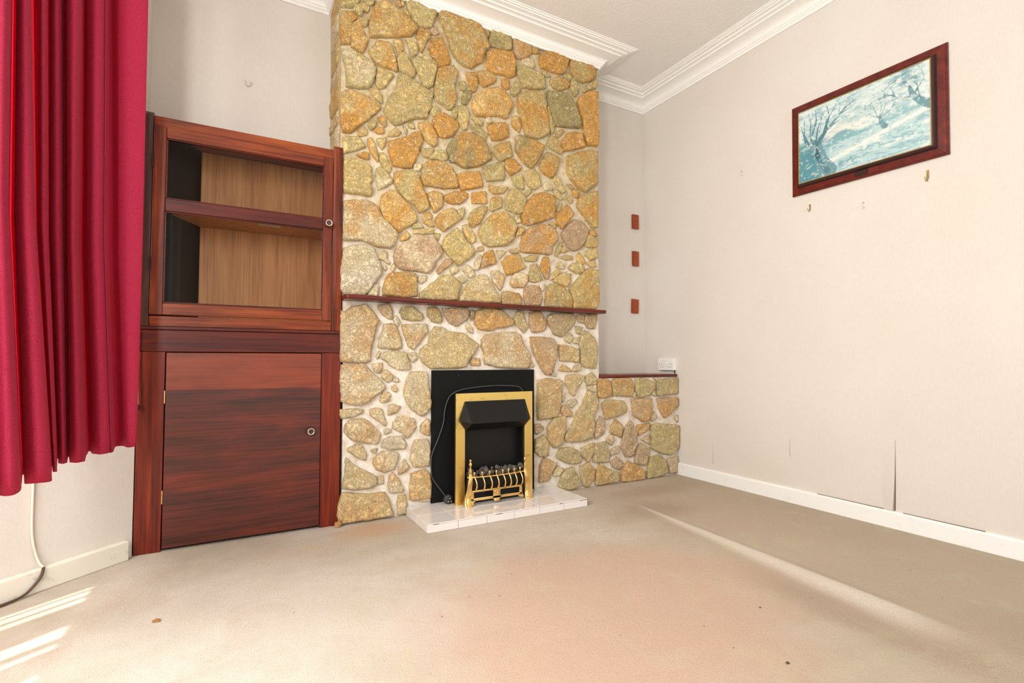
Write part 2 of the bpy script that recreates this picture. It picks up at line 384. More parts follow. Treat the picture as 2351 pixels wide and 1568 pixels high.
for t0, t1, z0, z1 in ((0.12, 0.17, 0.6, 2.35), (0.73, 0.78, 0.6, 2.35), (0.17, 0.73, 0.6, 0.65), (0.17, 0.73, 2.30, 2.35)): canted(bm, t0, t1, -0.10, -0.05, z0, z1, True, 0.004)
w2 = struct(mesh_obj('window_2', bm, M['upvc']))
mesh_obj('pane', canted(bmesh.new(), 0.16, 0.74, -0.078, -0.074, 0.64, 2.31, True), M['glass'], w2)
bm = bmesh.new(); BX = -1.25; W0, W1, WS, WT = 0.25, 1.77, 0.55, 2.35
box(bm, BX - 0.12, BX, 0.10, W0, 0, CH); box(bm, BX - 0.12, BX, W1, 1.90, 0, CH); box(bm, BX - 0.12, BX, W0, W1, 0, WS); box(bm, BX - 0.12, BX, W0, W1, WT, CH)
struct(mesh_obj('wall_bay_front', bm, M['wall']))
# bay window with drawn vertical slats: the sun comes through the gaps
bm = bmesh.new()
for a, b in ((W0, W0 + 0.05), (W1 - 0.05 + 0.045, W1), ((W0 + W1) / 2 - 0.03, (W0 + W1) / 2 + 0.03)): box(bm, BX - 0.11, BX - 0.05, a, b, WS, WT, 0.004)
box(bm, BX - 0.11, BX - 0.05, W0, W1, WS, WS + 0.05, 0.004); box(bm, BX - 0.11, BX - 0.05, W0, W1, WT - 0.05, WT, 0.004)
win = struct(mesh_obj('window_1', bm, M['upvc']))
mesh_obj('pane', B(BX - 0.085, BX - 0.081, W0 + 0.04, W1 - 0.01, WS + 0.03, WT - 0.03), M['glass'], win)
ZT = 1.66
slits = [(1.300, 1.325), (1.462, 1.492), (1.530, 1.603), (1.778, 1.815), (1.832, 1.872), (1.884, 1.905)]
mesh_obj('blind', B(BX - 0.012, BX - 0.006, W0, W1, ZT, WT), M['blind'], win)
prev = W0
for a, b in [(p - 0.175, q - 0.175) for p, q in slits] + [(W1, W1)]:
    mesh_obj('slat', B(BX - 0.012, BX - 0.006, prev, a, WS - 0.0, ZT), M['blind'], win); prev = b
# chimney breast, alcove plinth: mortar bodies that carry the stones
bm = bmesh.new()
prism(bm, [(0.493, 0), (0.493, 0.7), (0.468, 1.75), (0.458, CH), (2.095, CH), (2.095, 0.71), (2.083, 0.0)], 'y', YF, YB)
chim = struct(mesh_obj('wall_chimney_breast', bm, M['mortar']), 'chimney breast clad in ochre crazy-paved stone')
plinth = struct(mesh_obj('wall_alcove_plinth', B(2.09, XR, YF, YB, 0, 0.688), M['mortar']), 'low stone-faced wall filling the right alcove')

# cornice swept round the whole room with mitred corners
prof = [(0, -0.090), (0.012, -0.090), (0.013, -0.078), (0.018, -0.074), (0.022, -0.074), (0.023, -0.066), (0.030, -0.062)]
for i in range(7):
    a = i / 6 * math.pi / 2; prof.append((0.030 + 0.072 * (1 - math.cos(a)), -0.060 + 0.032 * math.sin(a)))
prof += [(0.106, -0.028), (0.107, -0.020), (0.122, -0.017), (0.132, -0.019), (0.134, -0.012), (0.158, -0.010), (0.160, -0.005), (0.172, -0.007), (0.178, -0.002), (0.186, -0.004), (0.188, 0.0)]
path = [(XL, 2.585), (XL, YB), (0.458, YB), (0.458, YF - 0.012), (2.095, YF - 0.012), (2.095, YB), (XR, YB), (XR, -2.25)]
def sweep(path, prof, z):
    bm = bmesh.new(); n = len(path); rings = []
    for i, p in enumerate(path):
        p = Vector(p); dirs = []
        if i > 0: dirs.append((p - Vector(path[i - 1])).normalized())
        if i < n - 1: dirs.append((Vector(path[i + 1]) - p).normalized())
        ns = [Vector((d.y, -d.x)) for d in dirs]
        m = ns[0] if len(ns) == 1 else (ns[0] + ns[1]) / (1 + ns[0].dot(ns[1]))
        rings.append([bm.verts.new((p.x + m.x * d, p.y + m.y * d, z + h)) for d, h in prof])
    for a, b in zip(rings, rings[1:]):
        for k in range(len(prof) - 1): bm.faces.new((a[k], a[k + 1], b[k + 1], b[k]))
    bm.faces.new(rings[0]); bm.faces.new(rings[-1][::-1]); return bm
struct(mesh_obj('trim_1', sweep(path, prof, CH), M['cornice'], smooth=True, angle=28), 'white moulded plaster cornice')
# skirting boards
bm = bmesh.new(); prism(bm, [(XR, 0), (XR - 0.016, 0), (XR - 0.016, 0.072), (XR - 0.010, 0.081), (XR, 0.082)], 'y', -2.25, 2.600)
struct(mesh_obj('baseboard_right', bm, M['gloss']))
struct(mesh_obj('baseboard_left', canted(bmesh.new(), 0.030, 1.22, 0, 0.030, 0, 0.077, bev=0.004), M['oldgloss']))

# ================================================================ stones
PAL = dict(O=(232, 174, 92), Y=(242, 210, 140), G=(222, 200, 136), P=(250, 230, 186), B=(218, 184, 146), D=(182, 164, 112), W=(250, 238, 208))
STONES = """OY 454,2785 536,2824 557,2762 551,2696 455,2658
GY 569,2830 638,2828 632,2740 605,2698 571,2693
YG 452,2896 603,2900 610,2850 529,2832 450,2794
OO 645,2827 745,2781 756,2760 709,2739 653,2740
YG 452,2650 561,2692 548,2649 531,2622 515,2609 463,2588 456,2599
GY 521,2610 545,2630 561,2643 592,2636 597,2628 582,2601 565,2606 559,2576 538,2579 522,2591
GY 568,2660 619,2696 626,2673 612,2652 595,2645 571,2647
OY 455,2523 463,2564 515,2578 539,2553 514,2529 506,2488 506,2412 462,2398 456,2448
OY 516,2526 539,2548 552,2549 563,2503 590,2456 574,2394 567,2385 511,2399 507,2443 510,2482
GG 566,2560 579,2574 589,2565 589,2547 579,2528 556,2520 552,2535
OY 633,2665 685,2691 710,2681 757,2672 790,2654 812,2632 827,2622 851,2612 848,2592 820,2552 711,2512 604,2478 600,2501 603,2573 613,2605
OB 703,2708 713,2733 756,2749 760,2714 767,2701 742,2678 721,2685
GY 767,2731 782,2725 778,2702 767,2709
GG 793,2732 811,2741 856,2747 959,2735 961,2720 944,2669 933,2639 917,2630 872,2621 842,2635 819,2675 800,2706
GY 789,2691 812,2665 812,2643 782,2655 764,2667
OY 872,2608 902,2610 929,2600 929,2578 906,2548 899,2520 886,2488 877,2483 865,2527 853,2554 857,2584
BO 952,2649 979,2616 960,2604 933,2601 929,2619
OG 987,2740 1010,2750 1115,2746 1169,2748 1211,2740 1233,2736 1289,2636 1289,2626 1259,2607 1254,2578 1237,2529 1191,2492 1178,2477 1129,2480 1092,2498 1071,2519 1047,2565 1031,2610 1007,2656 979,2715
OO 945,2575 995,2597 1011,2566 1031,2526 1045,2485 1040,2460 1012,2442 988,2430 957,2466 922,2512 929,2533
GP 462,2364 478,2365 514,2373 551,2366 595,2351 622,2335 633,2310 628,2280 607,2214 550,2192 487,2186 490,2224 486,2278 472,2322
OG 635,2463 698,2475 712,2465 727,2426 738,2386 743,2334 713,2340 674,2343 636,2349 608,2380 598,2405 625,2435
YO 737,2502 769,2516 775,2477 780,2454 751,2443 733,2479
GY 794,2520 820,2525 846,2518 861,2489 850,2460 825,2440 813,2475 809,2495
GY 752,2434 788,2449 803,2417 821,2396 844,2362 837,2331 814,2321 789,2343 760,2346 748,2397
GG 821,2422 869,2436 926,2446 969,2421 958,2376 939,2307 916,2290 889,2294 870,2348 844,2384 832,2407
PY 869,2458 907,2488 938,2460 934,2450 896,2448
GY 643,2320 689,2322 724,2312 721,2295 696,2263 679,2230 651,2219 637,2237 640,2283
YG 603,2203 644,2214 665,2180 669,2153 662,2144 624,2170
GY 756,2320 785,2324 814,2318 859,2301 897,2281 935,2273 947,2268 932,2212 936,2184 913,2152 906,2121 857,2109 805,2086 769,2056 741,2046 716,2058 694,2078 680,2106 690,2144 707,2188 732,2223 746,2270
GO 973,2407 1012,2433 1064,2452 1088,2428 1084,2396 1068,2346 1080,2303 1081,2273 1065,2223 1057,2210 1037,2201 1005,2220 966,2232 954,2270 965,2348
OY 462,2141 500,2169 550,2164 597,2156 638,2131 661,2124 652,2106 615,2062 572,2021 522,1961 509,1953 474,1949 463,2006 463,2073
DG 1104,2375 1133,2387 1152,2365 1137,2338 1113,2335
DD 1133,2325 1158,2343 1179,2341 1175,2309 1146,2259 1121,2260 1123,2292
OG 1145,2440 1191,2453 1217,2417 1212,2377 1200,2346 1175,2348 1162,2391
DG 1241,2744 1293,2741 1291,2705 1276,2688 1259,2706
GD 1302,2740 1350,2740 1436,2739 1436,2706 1436,2665 1418,2654 1355,2644 1293,2646 1289,2676 1302,2704
OO 1280,2598 1315,2624 1382,2637 1436,2641 1457,2614 1461,2583 1457,2512 1436,2494 1382,2495 1315,2488 1285,2500 1276,2533
OB 1450,2735 1491,2736 1576,2729 1581,2689 1538,2647 1510,2630 1473,2627 1454,2659
GO 1581,2726 1629,2733 1639,2706 1605,2692 1586,2699
OO 1643,2691 1673,2721 1728,2742 1793,2736 1855,2728 1850,2696 1834,2648 1803,2618 1752,2612 1702,2615 1653,2618 1634,2646
OG 1876,2730 1961,2737 2042,2739 2072,2720 2069,2675 2042,2645 1976,2609 1928,2613 1881,2648 1871,2698
PG 1514,2627 1562,2650 1595,2647 1605,2616 1585,2586 1538,2593
GY 1477,2571 1519,2587 1576,2579 1619,2578 1663,2566 1672,2534 1675,2489 1595,2467 1524,2457 1500,2496 1482,2523
GY 1648,2595 1697,2596 1717,2576 1682,2575
OG 1722,2561 1777,2589 1834,2596 1865,2561 1844,2538 1797,2513 1742,2515 1722,2535
GO 1823,2619 1855,2641 1886,2619 1860,2590 1834,2596
GD 1875,2590 1907,2603 1938,2572 1927,2525 1911,2504 1885,2527 1875,2559
GY 1976,2573 2041,2631 2086,2657 2085,2607 2014,2570 1981,2548
OY 1221,2470 1263,2486 1298,2484 1333,2465 1333,2445 1302,2421 1259,2390 1234,2406 1225,2439
OO 1377,2466 1413,2480 1427,2467 1422,2425 1409,2418 1377,2433
GY 1454,2454 1468,2478 1505,2443 1477,2403 1459,2388 1436,2401 1441,2434
OY 1200,2323 1242,2354 1298,2388 1346,2405 1382,2402 1418,2376 1450,2331 1436,2295 1413,2266 1413,2245 1391,2236 1351,2242 1243,2211 1200,2210 1188,2238 1183,2276
OG 1496,2400 1538,2431 1604,2453 1662,2456 1667,2390 1691,2328 1701,2255 1706,2218 1686,2201 1623,2164 1537,2164 1523,2231 1505,2267 1486,2308 1482,2368
DD 1697,2478 1767,2488 1844,2503 1880,2482 1900,2440 1932,2369 1947,2320 1937,2300 1832,2285 1751,2275 1721,2344 1702,2407
GY 1697,2385 1716,2334 1746,2274 1741,2226 1721,2217 1706,2277 1694,2337
OO 1949,2509 2014,2557 2091,2573 2087,2433 2088,2299 2082,2213 2006,2206 1979,2261 1969,2347 1948,2417 1927,2464
GY 936,2186 966,2201 990,2185 982,2160 955,2144 932,2159
OO 967,2149 1013,2174 1045,2164 1093,2138 1095,2115 1081,2085 1054,2053 1010,2034 991,2039 959,2084 951,2123
GY 1101,2231 1113,2242 1158,2238 1161,2188 1149,2112 1126,2107 1110,2138 1097,2180
GG 1065,2211 1093,2237 1097,2215 1085,2162 1065,2184
OY 868,2085 925,2106 944,2081 971,2038 971,1997 954,1975 914,1993 895,2022 872,2057
OG 646,2062 670,2078 688,2061 691,2040 681,2024 660,2047
YG 599,2012 619,2038 643,2040 633,2009 612,1991
YO 555,1978 579,1997 594,1976 589,1961 556,1947 549,1959
OP 629,1991 646,2013 674,2015 678,1988 647,1981
GY 709,1995 741,2031 770,2012 752,1994 702,1976
GG 784,2051 802,2037 799,2011 791,2028
GG 813,2061 831,2087 846,2051 817,2051
GY 477,1920 549,1939 566,1918 585,1894 527,1865 480,1842
YO 599,1939 613,1946 630,1925 644,1879 653,1839 645,1833 614,1873 600,1908
OY 544,1848 580,1866 600,1866 602,1839 594,1834 557,1840
GY 644,1949 688,1966 689,1944 679,1914 672,1902 654,1923
YG 662,1879 679,1882 700,1848 720,1820 715,1794 704,1782 673,1814 658,1847
OO 710,1949 752,1969 792,1988 846,2029 872,2028 887,2009 888,1987 869,1947 862,1912 844,1869 826,1833 800,1828 736,1826 718,1858 707,1899
GY 884,1946 952,1964 945,1940 926,1907 896,1908
GG 937,1920 972,1957 1007,1960 1034,1936 1031,1916 1011,1907 960,1906 930,1900
YG 482,1815 524,1824 564,1814 601,1801 614,1793 613,1768 619,1731 609,1705 619,1683 616,1648 596,1644 549,1647 484,1643 483,1704
GP 645,1792 669,1807 694,1783 724,1746 722,1732 684,1704 653,1685 646,1719 639,1759
GO 739,1788 789,1808 855,1813 874,1773 889,1735 909,1691 924,1650 924,1628 898,1613 872,1600 849,1631 820,1648 787,1672 747,1708 736,1748
GO 889,1826 896,1864 930,1889 1015,1898 1051,1879 1083,1840 1095,1800 1091,1769 1016,1753 897,1751 882,1781
PY 844,1854 874,1867 885,1847 874,1827 844,1818
DO 1050,2014 1086,2064 1118,2086 1176,2095 1256,2077 1273,2046 1299,2012 1303,1970 1260,1942 1214,1913 1135,1891 1086,1908 1054,1906 1042,1945 1030,1976
OY 678,1661 712,1691 740,1689 784,1653 820,1623 842,1598 857,1575 854,1549 832,1528 796,1505 764,1480 746,1492 700,1528 682,1550 664,1596 668,1621
OY 916,1707 962,1725 1004,1721 1004,1684 1006,1651 958,1611 943,1645
OO 1028,1718 1067,1739 1127,1753 1156,1742 1152,1719 1120,1687 1075,1673 1036,1678 1016,1697
OO 1095,1845 1172,1871 1227,1885 1239,1856 1248,1803 1214,1790 1123,1763 1099,1793
GY 1184,2182 1196,2196 1251,2182 1243,2157 1213,2162
GD 1180,2146 1213,2154 1260,2129 1275,2105 1264,2083 1234,2085 1192,2106
PG 1277,2212 1294,2220 1312,2200 1303,2186 1273,2183
OO 1281,2162 1320,2186 1395,2208 1413,2188 1418,2133 1373,2103 1312,2086 1294,2121
OY 1450,2257 1477,2268 1505,2221 1496,2178 1463,2191 1445,2215
GO 1329,2054 1373,2083 1422,2101 1436,2056 1445,2018 1400,1993 1369,1975 1347,1986 1329,2018
DO 1472,2136 1496,2158 1556,2142 1608,2145 1666,2124 1652,2076 1608,2001 1579,1975 1551,1982 1500,2025 1472,2055
GO 1701,2169 1721,2199 1766,2192 1770,2159 1816,2122 1790,2104 1720,2123 1696,2143
GO 1766,2234 1806,2265 1817,2250 1776,2203 1761,2212
OO 1811,2198 1853,2245 1905,2265 1952,2263 1973,2219 1984,2187 1904,2157 1831,2129 1801,2165
OO 1400,1985 1454,2003 1509,1961 1482,1932 1436,1904 1405,1934
GD 1260,1915 1343,1958 1369,1955 1391,1919 1387,1867 1330,1853 1282,1840 1260,1880
OG 1642,2007 1691,2088 1735,2088 1780,2072 1770,2019 1755,1974 1725,1939 1676,1955 1637,1981
GO 1852,2103 1930,2136 2011,2170 2082,2167 2081,2096 2080,1967 1982,1893 1934,1907 1872,1957 1846,1999 1846,2051
GY 1542,1947 1598,1966 1632,1931 1641,1875 1593,1842 1556,1864 1537,1897
GG 1450,1890 1505,1920 1514,1885 1523,1834 1491,1837 1459,1851
PG 1666,1895 1690,1908 1744,1871 1680,1852
GY 1745,1943 1770,1951 1800,1910 1830,1868 1799,1855 1769,1875 1744,1917
OG 1846,1918 1871,1922 1897,1901 1876,1893
OG 1882,1881 1918,1896 1934,1873 1918,1844 1892,1848
GO 1295,1819 1334,1814 1373,1825 1414,1824 1382,1787 1325,1773 1295,1788
OY 1189,1755 1269,1776 1276,1711 1189,1698
GO 1308,1739 1338,1760 1374,1754 1376,1718 1369,1698 1308,1669 1304,1704
GY 1436,1815 1486,1820 1532,1787 1537,1759 1518,1692 1495,1680 1405,1691 1400,1746
OO 1598,1810 1651,1831 1714,1828 1744,1800 1734,1756 1744,1737 1734,1689 1626,1646 1555,1616 1523,1624 1509,1670 1537,1743
OG 1971,1870 2074,1909 2079,1826 2078,1676 2039,1666 1975,1732 1923,1785 1934,1838
GY 1739,1853 1779,1852 1815,1823 1794,1812 1749,1830
GY 1551,1831 1575,1839 1579,1827 1546,1793 1537,1808
GY 1845,1858 1886,1822 1871,1802 1835,1835
PO 485,1595 527,1609 576,1613 623,1610 651,1586 672,1541 703,1517 749,1474 753,1457 739,1409 711,1389 653,1389 605,1404 568,1414 493,1402 480,1413 483,1484 485,1542
PW 516,1377 579,1388 626,1386 646,1340 660,1307 675,1264 668,1239 638,1202 601,1148 585,1137 490,1134 474,1156 473,1266 482,1323 488,1361
OY 902,1598 932,1606 947,1590 943,1567 959,1533 928,1533 902,1547 894,1575
YO 970,1586 1016,1629 1068,1648 1088,1625 1120,1599 1076,1563 1017,1515 982,1532 963,1563
GY 1092,1640 1132,1665 1134,1628 1124,1600 1104,1619
GP 843,1532 880,1541 898,1521 839,1506
GY 847,1500 951,1517 952,1492 843,1480
YO 775,1445 803,1488 825,1469 807,1445 775,1434
GY 963,1497 994,1497 982,1462 963,1478
BP 743,1375 761,1401 803,1431 843,1460 895,1474 955,1467 986,1430 1004,1395 994,1376 964,1340 949,1302 923,1276 878,1278 826,1280 772,1283 744,1315 740,1350
YP 660,1342 687,1369 701,1363 698,1332 717,1313 712,1302 688,1320 660,1328
PG 723,1282 737,1307 746,1294 734,1269
PG 685,1285 695,1293 702,1280 695,1269
OY 716,1253 773,1265 830,1266 854,1261 860,1208 860,1148 795,1136 683,1140 686,1181 699,1224
PW 608,1149 638,1192 658,1186 659,1156 655,1135 611,1139
PW 878,1256 915,1259 912,1234 886,1215 871,1234
YG 886,1167 927,1202 965,1230 1003,1263 1034,1276 1077,1261 1118,1220 1098,1170 1090,1136 883,1135
GY 1013,1462 1041,1499 1092,1539 1120,1516 1141,1477 1178,1451 1207,1420 1174,1386 1101,1336 1057,1371 1033,1394 1010,1425
YG 1129,1559 1156,1571 1205,1507 1205,1478 1178,1467 1133,1527
BO 995,1317 1030,1361 1057,1360 1065,1342 1018,1304 987,1276 976,1293
PG 1057,1304 1081,1336 1105,1308 1089,1292 1065,1279
PB 1117,1324 1162,1340 1191,1316 1203,1290 1170,1269 1133,1300
PG 1085,1255 1125,1280 1158,1257 1134,1236
GO 1164,1621 1204,1664 1250,1692 1278,1684 1268,1657 1255,1626 1232,1589 1191,1559 1173,1577 1160,1608
GO 1232,1556 1269,1603 1310,1646 1377,1673 1415,1665 1454,1628 1474,1604 1464,1568 1444,1514 1406,1480 1292,1459 1260,1472 1237,1502 1228,1530
GP 1464,1668 1489,1672 1506,1630 1479,1622 1459,1641
YO 1489,1593 1514,1607 1534,1590 1504,1556 1474,1539 1479,1570
OB 1559,1594 1620,1624 1673,1644 1715,1631 1758,1601 1763,1547 1720,1506 1720,1470 1698,1455 1646,1458 1513,1449 1503,1491 1519,1545
YG 1699,1647 1736,1661 1753,1645 1752,1618 1715,1627
OO 1769,1716 1807,1740 1835,1780 1863,1766 1891,1733 1863,1697 1818,1650 1801,1629 1763,1656
GD 1764,1751 1786,1791 1802,1785 1796,1756 1769,1734
BB 1801,1606 1846,1653 1896,1697 1942,1694 1993,1663 2005,1636 1981,1572 1940,1521 1884,1497 1850,1521 1807,1570
BO 2016,1647 2052,1652 2087,1618 2045,1608 2016,1624
YO 1999,1612 2034,1616 2063,1592 2087,1606 2080,1546 2010,1534 1975,1544
GB 1752,1465 1785,1536 1806,1543 1790,1487 1763,1452
YB 1795,1492 1817,1521 1850,1493 1806,1479
GB 1790,1446 1823,1463 1878,1464 1878,1441 1822,1435
YO 1917,1468 1940,1489 1974,1446 1963,1421 1923,1436
YG 1992,1508 2074,1531 2080,1475 2027,1455 1986,1479
YG 1992,1433 2056,1454 2073,1413 2026,1408
GB 1850,1388 1883,1418 1940,1428 1968,1398 1968,1371 1922,1357 1861,1375
PG 1757,1393 1790,1419 1811,1398 1811,1375 1768,1380
OB 1251,1379 1269,1419 1315,1440 1334,1379 1334,1366 1278,1345 1237,1328
PB 1210,1371 1239,1403 1244,1379 1228,1323 1206,1317 1201,1342
OG 1377,1375 1415,1417 1494,1433 1508,1387 1538,1364 1469,1328 1415,1302 1396,1334
PG 1344,1443 1406,1446 1377,1413 1363,1399
BG 1425,1452 1464,1469 1494,1459 1484,1441 1444,1437
YB 1223,1447 1251,1458 1260,1434 1228,1427
GO 1528,1420 1574,1437 1620,1438 1610,1406 1543,1399
OB 1651,1401 1667,1438 1698,1437 1709,1362 1698,1307 1677,1306 1646,1369
GB 1574,1376 1615,1389 1635,1337 1656,1295 1594,1277 1563,1283 1569,1332
PO 1302,1313 1348,1326 1396,1296 1382,1244 1363,1213 1325,1261
PO 1439,1282 1464,1319 1523,1324 1551,1313 1548,1269 1523,1241 1454,1236 1435,1256
YP 1122,1168 1148,1214 1183,1254 1210,1276 1237,1291 1274,1286 1302,1246 1330,1207 1363,1154 1363,1137 1109,1135
OG 1382,1202 1415,1208 1464,1203 1488,1200 1508,1171 1503,1132 1377,1134
OB 1533,1229 1574,1254 1620,1253 1635,1223 1650,1184 1635,1135 1538,1134 1528,1185
GO 1692,1253 1724,1274 1805,1261 1849,1224 1876,1180 1871,1134 1676,1133 1682,1195
GO 1877,1276 1939,1336 1997,1392 2073,1389 2085,1329 2083,1178 2059,1139 1887,1135 1877,1207 1860,1252
YG 1746,1311 1811,1353 1866,1348 1860,1293 1838,1268 1789,1278 1740,1288
YP 1725,1336 1768,1367 1789,1355 1740,1306 1714,1300
PW 1635,1267 1677,1270 1661,1229 1645,1232
PO 490,1040 528,1072 594,1086 624,1057 665,1004 649,983 639,938 626,891 623,857 617,803 590,793 477,799 474,1050
BG 661,1086 713,1096 730,1062 731,1020 713,1020 686,1039 665,1066
GD 783,1079 837,1088 889,1052 896,1034 882,1016 823,1017 791,1023 776,1054
GO 930,1086 968,1092 998,1061 1006,1024 995,1009 949,1015 926,1046
BO 1014,1087 1157,1098 1165,1053 1145,1026 1089,994 1053,1012 1026,1047
PO 693,988 738,993 759,962 778,914 780,869 750,862 663,871 673,932
PO 788,991 915,999 925,964 905,935 875,895 846,863 821,880 806,922 788,963
YG 968,987 1006,984 1042,960 1125,955 1161,933 1223,893 1198,844 1158,803 1142,770 1086,763 1000,763 947,760 898,796 883,828 890,867 931,896 938,943
PG 681,840 732,855 796,848 814,813 829,785 825,757 779,754 733,772 702,799 671,816
PW 821,841 854,845 868,814 843,796 825,817
PW 741,1014 752,1035 773,1005 759,980
PG 1149,997 1165,1012 1190,979 1190,957 1169,964
PO 634,783 681,789 681,765 665,740 644,752
PY 688,752 705,755 737,727 734,707 713,691 682,718
PW 741,696 751,720 765,709 769,692
PO 481,780 548,783 587,786 607,766 641,728 672,708 696,670 683,650 649,627 609,598 583,582 534,585 486,603 479,688
PO 734,665 751,675 764,651 752,641 738,651
PY 673,602 689,636 717,638 727,624 717,597 683,589
PY 833,740 876,746 913,742 925,721 921,678 933,632 944,589 941,553 915,523 893,510 849,540 816,583 798,629 811,698 822,722
PG 654,827 667,850 670,837 657,813
OG 1218,1086 1286,1101 1368,1097 1412,1064 1452,1034 1443,1010 1385,993 1337,995 1303,975 1231,980 1206,1010 1210,1051
BD 1177,1084 1198,1085 1202,1055 1181,1031
GB 1456,1050 1488,1095 1520,1089 1529,1049 1552,1002 1520,971 1465,1027
BO 1566,1087 1604,1096 1642,1094 1680,1043 1675,998 1637,977 1585,975 1566,1023
GB 1695,1076 1729,1090 1880,1097 1900,1064 1885,1030 1798,952 1743,963 1719,999 1695,1039
PO 1248,924 1282,951 1377,965 1447,971 1493,957 1515,902 1561,843 1566,795 1547,760 1447,760 1351,765 1270,784 1261,811 1265,849 1248,882
BO 1571,943 1656,945 1729,934 1758,894 1748,844 1743,803 1723,754 1703,718 1679,718 1641,763 1617,803 1589,855 1575,903
YO 1778,877 1783,902 1828,895 1925,875 1925,825 1925,791 1878,799 1787,803
GY 1952,960 1978,990 2037,954 2064,915 2069,868 2063,795 2051,756 1972,761 1940,803 1941,867 1931,917
GB 1984,1093 2071,1101 2065,1053 2048,1010 2000,1012 1979,1046
GB 1921,1090 1974,1093 1968,1041 1931,1048
GB 1910,1018 1957,1015 1936,972 1910,980
GP 1818,932 1864,975 1884,946 1858,912
GP 1889,933 1931,951 1931,913 1894,912
YO 1190,814 1232,814 1236,777 1191,777 1178,792
YO 1777,742 1807,779 1852,754 1868,733
PY 1878,737 1899,770 1940,778 1945,744 1904,736
PW 1566,771 1585,791 1594,767 1561,760
PW 1718,714 1733,746 1752,713 1747,707
GY 1987,702 2035,727 2072,675 2067,653 1997,646 1981,672
YP 1827,708 1888,716 1966,706 1939,660 1898,624 1882,583 1857,608 1827,663
PY 479,561 555,561 585,556 579,539 535,525 487,519 479,536
PO 503,486 535,509 592,510 621,491 659,451 674,429 664,388 651,381 593,393 536,410 504,445
PY 624,554 654,561 683,551 692,517 703,482 697,470 667,497 629,524
PO 718,571 744,574 779,564 761,539 718,524
PO 744,484 766,509 806,511 851,495 860,451 833,418 816,398 789,430 740,454
PW 693,398 736,408 789,408 811,368 803,343 720,350 685,365
PY 517,367 557,384 585,377 606,334 602,302 570,317 521,350
PW 697,453 727,451 732,438 702,427
PO 648,306 681,336 728,336 768,320 764,282 747,245 695,238 661,250 644,281
PY 856,382 925,381 942,344 940,292 935,244 853,247 839,288 843,339
PO 892,458 929,491 941,473 939,406 916,408 892,427
PY 510,294 533,300 578,263 657,217 660,179 633,166 559,166 495,178 502,226
PO 777,251 803,287 830,245 791,219 773,217
PW 666,212 691,213 694,179 666,178
PO 725,210 747,224 773,187 800,137 791,125 730,129 721,172
OY 840,210 917,224 940,199 945,146 946,76 881,71 836,77 836,141
YO 495,154 539,148 621,130 700,132 722,88 744,13 622,10 486,11 473,49 480,104
YP 774,102 809,106 814,63 810,12 770,9 770,60
PG 631,349 660,355 652,330
PW 509,323 525,309 522,293 506,299
PG 886,73 941,74 946,54 881,63
YO 1623,681 1695,693 1793,678 1789,589 1772,494 1751,462 1623,448 1619,555
PW 1793,603 1826,602 1809,547 1788,555
PO 1834,546 1894,565 1911,543 1868,511
BO 1784,494 1817,533 1868,483 1872,455 1817,458
GO 1998,611 2061,580 2069,516 2042,453 2041,354 2023,313 1944,298 1833,300 1816,335 1867,393 1910,474 1954,528
GO 1694,398 1735,449 1817,458 1821,396 1791,290 1734,274 1694,324
BG 1599,417 1638,421 1662,393 1615,363 1595,377
GY 1607,331 1662,353 1694,304 1693,231 1638,229 1599,265
GG 1758,225 1783,263 1858,264 1909,239 1943,187 1926,161 1832,170 1766,204
GO 1943,250 2040,277 2044,220 1995,162 1952,207
OB 1638,176 1670,219 1750,178 1725,134 1685,78 1630,78
PG 1733,120 1766,157 1807,139 1782,101 1741,99
GG 1782,74 1824,130 1874,139 1908,81 1925,17 1840,3 1774,28
OG 1934,133 1995,155 2048,107 2039,52 1994,9 1959,13 1942,70
GB 2049,269 2131,277 2167,181 2157,146 2039,157
BO 2059,389 2096,443 2132,406 2122,335 2058,304 2050,347
OO 2079,673 2134,686 2181,663 2189,576 2133,560 2079,565
OG 2190,670 2237,684 2353,682 2382,629 2362,563 2208,575
GY 2402,674 2473,680 2565,656 2575,609 2512,565 2431,553 2397,599
GD 2607,670 2802,683 2815,635 2814,571 2606,559 2591,617
GO 2115,528 2152,545 2283,536 2317,491 2302,455 2216,437 2141,423 2123,478
OB 2361,541 2543,542 2536,451 2510,391 2459,390 2380,436
OB 2600,540 2789,541 2805,493 2732,441 2667,405 2625,454
OY 2187,374 2225,415 2282,368 2266,296 2177,338
BB 2310,359 2350,400 2379,354 2403,308 2397,234 2357,164 2308,168 2271,230 2291,316
OB 2419,367 2520,372 2509,331 2428,299 2403,330
GG 2540,359 2603,367 2796,343 2806,280 2783,188 2716,143 2621,163 2533,208
PB 2447,268 2519,300 2518,232
BG 2407,219 2447,245 2517,202 2496,129 2465,94 2386,117
GG 2527,141 2610,148 2662,113 2693,25 2597,5 2499,5 2505,75
BP 2684,111 2781,125 2774,17 2714,15
GO 2066,98 2093,145 2148,104 2240,73 2240,15 2156,11 2056,8
OG 2278,76 2327,137 2395,101 2475,56 2464,5 2306,3 2268,12
BB 2185,143 2232,168 2289,126 2250,86 2194,114
PB 2186,222 2242,239 2251,202 2185,186
PB 2149,304 2187,323 2214,285 2186,251 2149,283
PG 2531,420 2573,449 2593,409 2551,389
PG 2764,400 2798,414 2797,367
PG 2372,592 2401,584 2396,554 2371,563
PG 2543,580 2575,594 2579,556
PG 1990,639 2061,644 2065,601 1998,618
PG 2566,683 2608,690 2602,659"""
GROW = 0.005
